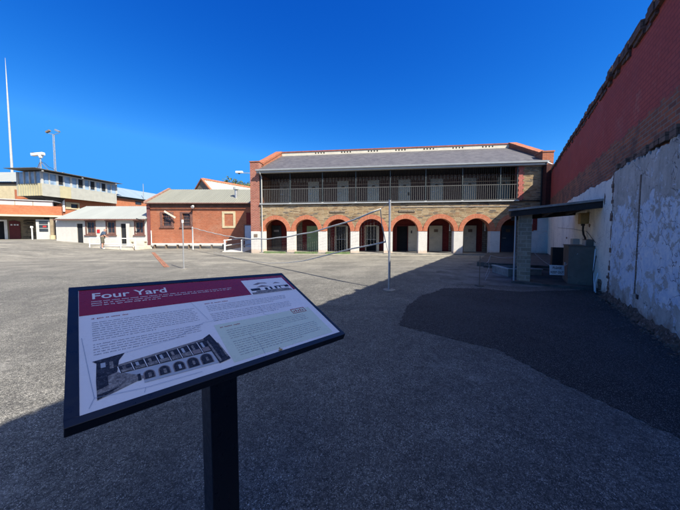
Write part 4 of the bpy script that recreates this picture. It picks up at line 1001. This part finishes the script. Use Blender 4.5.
def leafmat():
    t = NT('gum_leaves', .6, .3)
    oi = t.voro(.9, out='Color'); s_ = t.n('ShaderNodeSeparateColor', {0: oi}).outputs
    t.col(t.mix(s_[0], (.045, .07, .025), (.11, .13, .045))); return t.m
def tree(loc, h, r, label, seed, n=2600):
    q = random.Random(seed); T_ = thing('tree', label, 'tree', loc)
    tk = MB().tube([(0, 0, 0), (.15, 0, h*.3), (.0, .1, h*.55), (.1, 0, h*.8)], [.4, .3, .22, .1], 10)
    cl = []
    for i in range(26):
        a = q.uniform(0, 6.28); rr = r*q.uniform(.15, .85); z = h*q.uniform(.5, .92)
        k = (1-((z/h-.68)/.36)**2)**.5 if abs(z/h-.68) < .36 else .2
        c = Vector((rr*k*math.cos(a), rr*k*math.sin(a), z)); cl.append((c, q.uniform(.6, 1.25)*r*.28))
        tk.tube([(0, 0, h*q.uniform(.3, .55)), c*.5+Vector((0, 0, h*.27)), c], [.12, .08, .03], 5)
    tk.build('trunk', paint('bark', (.16, .13, .10), .9, .3, 4), T_)
    lf = MB()
    for i in range(n):
        c, s_ = q.choice(cl); d = Vector((q.gauss(0, 1), q.gauss(0, 1), q.gauss(0, .7))).normalized()*s_*q.uniform(.4, 1.05)
        p = c+d; u = Vector((q.gauss(0, 1), q.gauss(0, 1), q.gauss(0, 1))).normalized(); w = u.orthogonal().normalized(); L = q.uniform(.14, .3)
        lf.quad([p-u*L, p+w*L*.5, p+u*L, p-w*L*.5])
    lf.build('crown', M['leaf'], T_, fix=False); return T_
M['leaf'] = leafmat()
tree((-22.5, 60, 0), 14.0, 5.0, 'rounded green tree top showing above the orange ridge, left of the cell block', 3, 6000)

# ------------------------------------------------------------------ person at the railing
def person():
    J = {  # walking away and to the right, leaning forward onto the rail
        'pel': ((0, 0, .93), .175), 'wai': ((.03, .02, 1.08), .165), 'che': ((.10, .05, 1.30), .19), 'nk0': ((.15, .07, 1.47), .075), 'nk1': ((.18, .08, 1.54), .055), 'hd': ((.21, .09, 1.64), .095), 'hd2': ((.215, .10, 1.71), .085),
        'sl': ((.03, .19, 1.42), .07), 'el': ((.10, .27, 1.17), .048), 'wl': ((.30, .22, 1.02), .032), 'hl': ((.37, .20, 1.0), .034),
        'sr': ((.15, -.13, 1.42), .07), 'er': ((.14, -.26, 1.17), .048), 'wr': ((.32, -.22, 1.02), .032), 'hr': ((.39, -.2, 1.0), .034),
        'pl': ((-.01, .10, .88), .10), 'kl': ((.06, .13, .50), .062), 'al': ((-.04, .14, .10), .040), 'fl': ((.03, .14, .04), .036), 'tl': ((.14, .14, .03), .032),
        'pr': ((.01, -.10, .88), .10), 'kr': ((.0, -.12, .50), .062), 'ar': ((-.02, -.13, .10), .040), 'fr': ((.05, -.13, .04), .036), 'tr': ((.16, -.13, .03), .032)}
    E = [('pel','wai'),('wai','che'),('che','nk0'),('nk0','nk1'),('nk1','hd'),('hd','hd2'),('che','sl'),('sl','el'),('el','wl'),('wl','hl'),('che','sr'),('sr','er'),('er','wr'),('wr','hr'),
         ('pel','pl'),('pl','kl'),('kl','al'),('al','fl'),('fl','tl'),('pel','pr'),('pr','kr'),('kr','ar'),('ar','fr'),('fr','tr')]
    for h, sy in (('hl', 1), ('hr', -1)):
        hp = J[h][0]
        for k in range(4):
            y = hp[1]+(-.027+.018*k); L = (.035, .042, .045, .036)[k]
            J[f'{h}{k}a'] = ((hp[0]+.035, y, hp[2]+.005), .0095); J[f'{h}{k}b'] = ((hp[0]+.035+L, y, hp[2]-.008), .009); J[f'{h}{k}c'] = ((hp[0]+.045+L, y, hp[2]-.035), .008)
            E += [(h, f'{h}{k}a'), (f'{h}{k}a', f'{h}{k}b'), (f'{h}{k}b', f'{h}{k}c')]
        J[h+'t'] = ((hp[0]+.01, hp[1]-sy*.045, hp[2]-.01), .0105); E.append((h, h+'t'))
    ks = list(J); me = bpy.data.meshes.new('person'); me.from_pydata([J[k][0] for k in ks], [(ks.index(a), ks.index(b)) for a, b in E], [])
    o = bpy.data.objects.new('person', me); COL.objects.link(o)
    sk = o.modifiers.new('skin', 'SKIN'); me.skin_vertices[0]
    for i, k in enumerate(ks): me.skin_vertices[0].data[i].radius = (J[k][1], J[k][1]); me.skin_vertices[0].data[i].use_root = (k == 'pel')
    ss = o.modifiers.new('sub', 'SUBSURF'); ss.levels = 1; ss.render_levels = 1
    dg = bpy.context.evaluated_depsgraph_get(); m2 = bpy.data.meshes.new_from_object(o.evaluated_get(dg)); o.modifiers.clear(); o.data = m2
    skin = paint('skin', (.50, .27, .19), .55, .1, 5); o.data.materials.clear(); o.data.materials.append(skin)
    for p in o.data.polygons: p.use_smooth = True
    # clothing: shells grown from the same body
    def shell(name, test, d, mat):
        b = bmesh.new(); b.from_mesh(m2); b.normal_update()
        bmesh.ops.delete(b, geom=[f for f in b.faces if not test(f.calc_center_median())], context='FACES')
        for v in b.verts: v.co += v.normal*d
        m = bpy.data.meshes.new(name); b.to_mesh(m); b.free(); m.materials.clear(); m.materials.append(mat)
        c = bpy.data.objects.new(name, m); COL.objects.link(c); c.parent = o
        so = c.modifiers.new('s', 'SOLIDIFY'); so.thickness = .008; so.offset = -.5
        for p in m.polygons: p.use_smooth = True
    shell('shirt', lambda c: .97 < c.z < 1.49 and not (abs(c.y-.03) > .16 and c.z < 1.22), .018, paint('navy_shirt', (.05, .075, .12), .85, .2, 6))
    shell('shorts', lambda c: .52 < c.z < 1.07 and c.x < .2 and abs(c.y) < .23, .026, paint('olive_shorts', (.11, .10, .075), .9, .2, 6))
    shell('shoes', lambda c: c.z < .085, .012, paint('white_shoes', (.75, .74, .72), .6, .05, 6))
    shell('hair', lambda c: (c.z > 1.69) or (c.z > 1.58 and c.x < .18 and abs(c.y-.09) < .12), .010, paint('grey_hair', (.22, .18, .15), .8, .2, 20))
    fc = MB(); hx, hy, hz = .30, .10, 1.655
    fc.box(hx-.01, hx+.022, hy-.012, hy+.012, hz-.03, hz+.012); fc.build('nose', skin, o)
    for s_ in (-1, 1):
        MB().box(hx-.012, hx+.002, hy+s_*.035-.01, hy+s_*.035+.01, hz+.012, hz+.024).build('eye', M['signblack'], o)
        MB().box(hx-.10, hx-.07, hy+s_*.095-.008, hy+s_*.095+.008, hz-.03, hz+.03).build('ear', skin, o, bevel=.005)
    MB().box(hx-.014, hx+.0, hy-.025, hy+.025, hz-.062, hz-.052).build('mouth', M['maroon'], o)
    o.location = (-20.55, 22.3, gz(-20.6, 22)); o.rotation_euler = (0, 0, R(40)); o.scale = (1.0, 1.0, 1.0)
    tag(o, 'person in a dark blue shirt and olive shorts leaning at the white railing', 'person')
person()

# ------------------------------------------------------------------ interpretive sign (foreground)
cen = Vector((-.4772, 1.0541, 1.2624)); e1 = Vector((.6923, .7195, -.0553)).normalized(); e2 = Vector((.6506, -.6555, -.3835)); e2 = (e2-e1*e1.dot(e2)).normalized(); nn = e2.cross(e1)
if nn.z < 0: nn = -nn
SG = thing('interpretive_sign', 'tilted information panel titled Four Yard on a dark square post, nearest the camera', 'information sign', (0, 0, 0))
HW, HH = .45, .2945
mat4 = Matrix(((e1.x, -e2.x, nn.x, cen.x), (e1.y, -e2.y, nn.y, cen.y), (e1.z, -e2.z, nn.z, cen.z), (0, 0, 0, 1)))
# local panel space: x right, y up the slope, z out of the face
def onpanel(o): o.matrix_world = mat4; return o
az = math.atan2(e1.y, e1.x)
SG.location = (cen.x, cen.y, 0); SG.rotation_euler = (0, 0, 0)
inv = Matrix.Translation(-Vector((cen.x, cen.y, 0)))
def pp(mb, name, mat, parent, **k):
    o = mb.build(name, mat, parent, **k)
    o.matrix_local = (inv @ mat4) if parent == SG else Matrix.Identity(4); return o
fr = MB(); fr.box(-HW, HW, -HH, HH, -.030, -.004)
FRM = pp(fr, 'frame', M['frame'], SG, bevel=.003)
rim = MB().box(-HW, HW, HH-.024, HH, -.0039, .0).box(-HW, HW, -HH, -HH+.021, -.0039, .0).box(-HW, -HW+.024, -HH+.021, HH-.024, -.0039, .0).box(HW-.015, HW, -HH+.021, HH-.024, -.0039, .0)
pp(rim, 'rim', M['frame'], FRM, bevel=.0012)
U0, U1, V0, V1 = -.4255, .4345, -.2730, .2700
PN = MB().box(U0, U1, V0, V1, -.0038, -.0022).build('panel', M['p_face'], SG); PN.matrix_local = inv @ mat4
def flat(polys, name, mat, z):
    m = MB()
    for p in polys: m.quad([(x, y, z) for x, y in p])
    o = m.build(name, mat, PN, fix=False); return o
def rect(x0, x1, y0, y1): return [(x0, y0), (x1, y0), (x1, y1), (x0, y1)]
Z0 = -.0018; ZI = .0004
flat([rect(U0+.001, U1-.001, .112, V1-.001)], 'heading_band', M['p_red'], Z0)
flat([rect(-.062, .40, -.258, -.056), ], 'green_text_box', M['p_green'], Z0)
ti = text_mesh('Four Yard', .0625, 'title', M['p_title'], PN, 'LEFT', .0009); ti.location = (-.394, .205, Z0+ZI); ti.scale = (.90, .86, 1)
def lines(x0, x1, ytop, n, dy, h, seed, ragged=.06, skew=0):
    q = random.Random(seed); out = []
    for r in range(n):
        y = ytop-r*dy; x = x0+skew*r; end = x1+skew*r-q.uniform(0, ragged)*(x1-x0)
        if r == n-1: end = x0+(x1-x0)*q.uniform(.4, .8)
        while x < end:
            for k in range(q.choice((2, 3, 4, 5, 6, 7, 8))):
                w = h*q.uniform(.34, .5); hh = h*q.choice((.72, .72, .72, .72, .74, 1.0)); lo = -.2*h if q.random() < .06 else 0
                if x+w > end: break
                out.append(rect(x, x+w*.72, y+lo, y+h*.42)); 
                if hh > h*.9: out.append(rect(x, x+w*.28, y+h*.42, y+h*.7))
                x += w
            x += h*.55
    return out
flat(lines(-.394, .105, .187, 3, .0125, .0085, 1), 'intro_text', M['p_title'], Z0+ZI)
flat(lines(-.396, -.272, .087, 1, .01, .0095, 2, 0), 'left_heading', M['p_redink'], Z0+ZI)
flat(lines(-.396, -.09, .066, 9, .0108, .0055, 3)+lines(-.396, -.09, -.040, 5, .0108, .0055, 4), 'left_text', M['p_ink'], Z0+ZI)
flat(lines(-.052, .09, .086, 1, .01, .0095, 6, 0), 'right_heading', M['p_redink'], Z0+ZI)
flat(lines(-.052, .345, .068, 4, .0112, .0058, 7)+lines(-.052, .335, .012, 5, .0112, .0058, 8), 'right_text', M['p_ink'], Z0+ZI)
flat(lines(-.045, .10, -.078, 1, .01, .0095, 9, 0), 'lower_heading', M['p_redink'], Z0+ZI)
flat(lines(-.03, .355, -.100, 5, .0115, .0058, 10)+lines(-.03, .375, -.166, 7, .0115, .0058, 11), 'lower_text', M['p_ink'], Z0+ZI)
# stamp outline
st = []
x0, x1, y0, y1, w = .292, .372, -.084, -.050, .0035
st += [rect(x0, x1, y0, y0+w), rect(x0, x1, y1-w, y1), rect(x0, x0+w, y0+w, y1-w), rect(x1-w, x1, y0+w, y1-w)]
for k in range(5): st.append(rect(x0+.010+k*.0125, x0+.0165+k*.0125, y0+.009, y1-.009 if k % 2 else y1-.014))
flat(st, 'stamp', M['p_redink'], Z0+2*ZI)
# upper photograph
flat([rect(.170, .418, .108, .244)], 'photo_sky', M['p_face'], Z0+ZI)
flat([rect(.178, .41, .110, .126), [(.20, .126), (.40, .126), (.40, .134), (.21, .138)]], 'photo_ground', M['p_mid'], Z0+2*ZI)
flat([rect(.185, .235, .140, .160), rect(.262, .278, .138, .158), rect(.292, .304, .138, .162), rect(.322, .334, .138, .164), rect(.35, .358, .14, .164), rect(.385, .41, .145, .165), rect(.335, .41, .158, .164)], 'photo_buildings', M['p_dark'], Z0+3*ZI)
flat([[(.215, .195), (.25, .212), (.29, .206), (.30, .198), (.26, .201), (.24, .192)], [(.33, .190), (.35, .202), (.378, .190)], [(.22, .168), (.26, .185), (.30, .166)]], 'photo_roofs', M['p_tan'], Z0+3*ZI)
# lower illustration of the arcaded block
def lerp2(a, b, u): return (a[0]+(b[0]-a[0])*u, a[1]+(b[1]-a[1])*u)
gTL, gTR, gBL, gBR = (-.350, -.150), (-.112, -.124), (-.346, -.176), (-.106, -.182)
def G(u, v): return lerp2(lerp2(gTL, gTR, u), lerp2(gBL, gBR, u), v)
flat([[(-.392, -.118), (-.40, -.108), (-.33, -.100), (-.345, -.125), (-.352, -.168), (-.395, -.182)]], 'drawing_tower', M['p_dark'], Z0+2*ZI)
flat([rect(-.384, -.374, -.140, -.122)], 'drawing_tower_light', M['p_pale'], Z0+3*ZI); flat([rect(-.366, -.358, -.150, -.124)], 'drawing_tower_light', M['p_mid'], Z0+3*ZI)
flat([[(-.395, -.182), (-.352, -.168), (-.292, -.212), (-.395, -.244)]], 'drawing_foreground', M['p_mid'], Z0+2*ZI)
flat([[(-.395, -.182), (-.372, -.175), (-.372, -.206), (-.395, -.214)]], 'drawing_corner', M['p_dark'], Z0+3*ZI)
flat([[(-.395, -.228), (-.350, -.221), (-.395, -.244)]], 'drawing_corner', M['p_dark'], Z0+3*ZI)
flat([[(-.346, -.1775), (-.106, -.1835), (-.100, -.240), (-.300, -.232), (-.300, -.208)]], 'drawing_wall', M['p_pale'], Z0+1.5*ZI)
flat([[(-.360, -.143), (-.104, -.114), (-.106, -.124), (-.352, -.1505)]], 'drawing_roof', M['p_mid'], Z0+2*ZI)
flat([[G(0, 0), G(1, 0), G(1, 1), G(0, 1)]], 'drawing_gallery', M['p_dark'], Z0+2*ZI)
wn_ = 8
for k in range(wn_):
    u0, u1 = (k+.12)/wn_, (k+.9)/wn_
    flat([[G(u0, .58), G(u1, .58), G(u1, .94), G(u0, .94)]], 'drawing_rail', M['p_tan'] if k > 5 else M['p_mid'], Z0+3*ZI)
    flat([[G(u0+.02, .12), G(u0+.05, .12), G(u0+.05, .56), G(u0+.02, .56)]], 'drawing_door', M['p_pale'] if k % 2 else M['p_mid'], Z0+3*ZI)
for k in range(wn_+1):
    u = k/wn_; flat([[G(u-.004, 0), G(u+.004, 0), G(u+.004, 1), G(u-.004, 1)]], 'drawing_post', M['p_face'], Z0+4*ZI)
flat([[(-.118, -.116), (-.092, -.100), (-.066, -.236), (-.104, -.243)]], 'drawing_pier', M['p_dark'], Z0+5*ZI)
flat([[(-.112, -.135), (-.107, -.130), (-.094, -.236), (-.101, -.238)]], 'drawing_pier_edge', M['p_mid'], Z0+6*ZI)
flat([[(-.082, -.150), (-.079, -.152), (-.068, -.225), (-.074, -.227)]], 'drawing_pier_edge', M['p_mid'], Z0+6*ZI)
for k, x in enumerate([-.286, -.250, -.212, -.174, -.134]):
    s_ = 1+.10*k
    for nm_, e_, mt_, zz_ in (('drawing_arch_ring', .0028, M['p_tan'], 3), ('drawing_arch', 0, M['p_dark'], 4)):
        w_ = .011*s_+e_; p = [(x-w_, -.222-.002*k), (x+w_, -.222-.002*k), (x+w_, -.205)]
        p += [(x+w_*math.cos(a), -.205+(.012*s_+e_)*math.sin(a)) for a in [math.pi*i/8 for i in range(1, 8)]]+[(x-w_, -.205)]
        flat([p], nm_, mt_, Z0+zz_*ZI)
    flat([rect(x-.002, x+.005, -.220, -.203)], 'drawing_doorway', M['p_mid'] if k != 2 else M['p_pale'], Z0+5*ZI)
flat([rect(-.312, -.305, -.220, -.196)], 'drawing_slit', M['p_dark'], Z0+3*ZI)
# scratches
q = random.Random(5); sc = []
for a in [[(-.42, .0), (-.425+.02, -.18), (-.40, -.235), (-.30, -.250), (-.16, -.255)], [(-.40, -.235), (-.41, -.262)], [(-.33, -.10), (-.20, -.085), (-.09, -.03), (-.02, -.03)], [(.05, -.262), (.055, -.20), (.04, -.14)], [(.16, .01), (.155, -.05), (.17, -.06)], [(-.30, -.250), (-.305, -.265)], [(-.10, .11), (-.085, .05), (-.07, -.02)], [(.205, -.0), (.21, -.04)]]:
    sc_p = []
    for (xa, ya), (xb, yb) in zip(a[:-1], a[1:]):
        L = math.hypot(xb-xa, yb-ya); nx, ny = -(yb-ya)/L*.0005, (xb-xa)/L*.0005; sc_p.append([(xa+nx, ya+ny), (xb+nx, yb+ny), (xb-nx, yb-ny), (xa-nx, ya-ny)])
    flat(sc_p, 'scratch', M['p_line'], Z0+5*ZI)

flat([[(.1, -.268), (.115, -.262), (.122, -.268), (.112, -.273)], [(.108, -.258), (.116, -.255), (.114, -.262)]], 'yellow_leaf_mark', M['yellowbox'], Z0+6*ZI)
# post and bracket
PO = MB().box(-.054, .054, -.052, .052, 0, 1.5, M=Matrix.Rotation(az, 4, 'Z')).build('post', M['frame'], SG, bevel=.004)
zc = 1.2624
for v in PO.data.vertices:
    if v.co.z > 1:   # cut the top to the slope of the panel
        w = Vector((v.co.x, v.co.y, 0)); v.co.z = zc-.034-(nn.x*w.x+nn.y*w.y)/nn.z
box('base_plate', M['frame'], SG, -.17, .11, -.14, .14, 0, .015)

PO.location = (-.03, .0, .03*-nn.x/nn.z*-1)
# ------------------------------------------------------------------ camera, sky, sun
cam = bpy.data.cameras.new('camera'); co = bpy.data.objects.new('camera', cam); COL.objects.link(co); S.camera = co
cam.sensor_width = 36; cam.lens = 258/680*36; cam.shift_y = -10.3/680; cam.clip_start = .05; cam.clip_end = 3000
co.location = (0, 0, 1.6); co.rotation_euler = (R(90-2.8), 0, 0)
w = bpy.data.worlds.new('World'); S.world = w; w.use_nodes = True; nt = w.node_tree
sk = nt.nodes.new('ShaderNodeTexSky'); sk.sky_type = 'NISHITA'; sk.sun_disc = False
to_sun = Vector((.70, -.68, 1.0)).normalized()
sk.sun_elevation = math.asin(to_sun.z); sk.sun_rotation = math.atan2(to_sun.x, to_sun.y)
sk.altitude = 1500; sk.air_density = 1.0; sk.dust_density = 0.0; sk.ozone_density = 4.0
bg = nt.nodes['Background']; bg.inputs['Strength'].default_value = .12
# clear deep sky; pale bright glow added towards the unseen sun to fill shade
def wn(kind, **p):
    nd = nt.nodes.new(kind)
    for k, v in p.items(): setattr(nd, k, v)
    return nd
def wmath(op, a, b, clamp=False):
    nd = wn('ShaderNodeMath', operation=op, use_clamp=clamp)
    for i_, v in enumerate((a, b)):
        if isinstance(v, (int, float)): nd.inputs[i_].default_value = v
        else: nt.links.new(v, nd.inputs[i_])
    return nd.outputs[0]
sp_ = wn('ShaderNodeSeparateColor'); cb_ = wn('ShaderNodeCombineColor'); nt.links.new(sk.outputs[0], sp_.inputs[0])
for i, (p_, k_, m_) in enumerate(((3.0, .077, .26), (1.45, .375, 1.63), (.79, 1.27, 4.4))):
    nt.links.new(wmath('MINIMUM', wmath('MULTIPLY', wmath('POWER', sp_.outputs[i], p_), k_), m_), cb_.inputs[i])
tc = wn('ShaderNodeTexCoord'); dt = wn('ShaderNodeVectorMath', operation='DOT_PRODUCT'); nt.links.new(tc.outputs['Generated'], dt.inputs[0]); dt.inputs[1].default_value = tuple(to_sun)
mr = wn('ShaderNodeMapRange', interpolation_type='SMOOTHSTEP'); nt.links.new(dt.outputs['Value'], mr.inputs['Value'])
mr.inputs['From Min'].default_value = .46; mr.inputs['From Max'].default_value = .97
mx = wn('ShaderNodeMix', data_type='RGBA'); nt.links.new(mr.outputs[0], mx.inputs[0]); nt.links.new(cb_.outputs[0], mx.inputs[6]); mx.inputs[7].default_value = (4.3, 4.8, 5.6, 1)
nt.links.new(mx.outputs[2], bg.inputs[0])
sl = bpy.data.lights.new('sun', 'SUN'); sl.energy = 5.0; sl.angle = R(.53); sl.color = (1, .93, .80)
so = bpy.data.objects.new('sun', sl); COL.objects.link(so); so.rotation_euler = to_sun.to_track_quat('Z', 'Y').to_euler(); so.location = (20, -20, 40)
S.view_settings.view_transform = 'Standard'; S.view_settings.look = 'None'; S.view_settings.gamma = 1; S.view_settings.use_curve_mapping = False
S.view_settings.exposure = .98
S.render.engine = 'CYCLES'; S.cycles.use_denoising = True
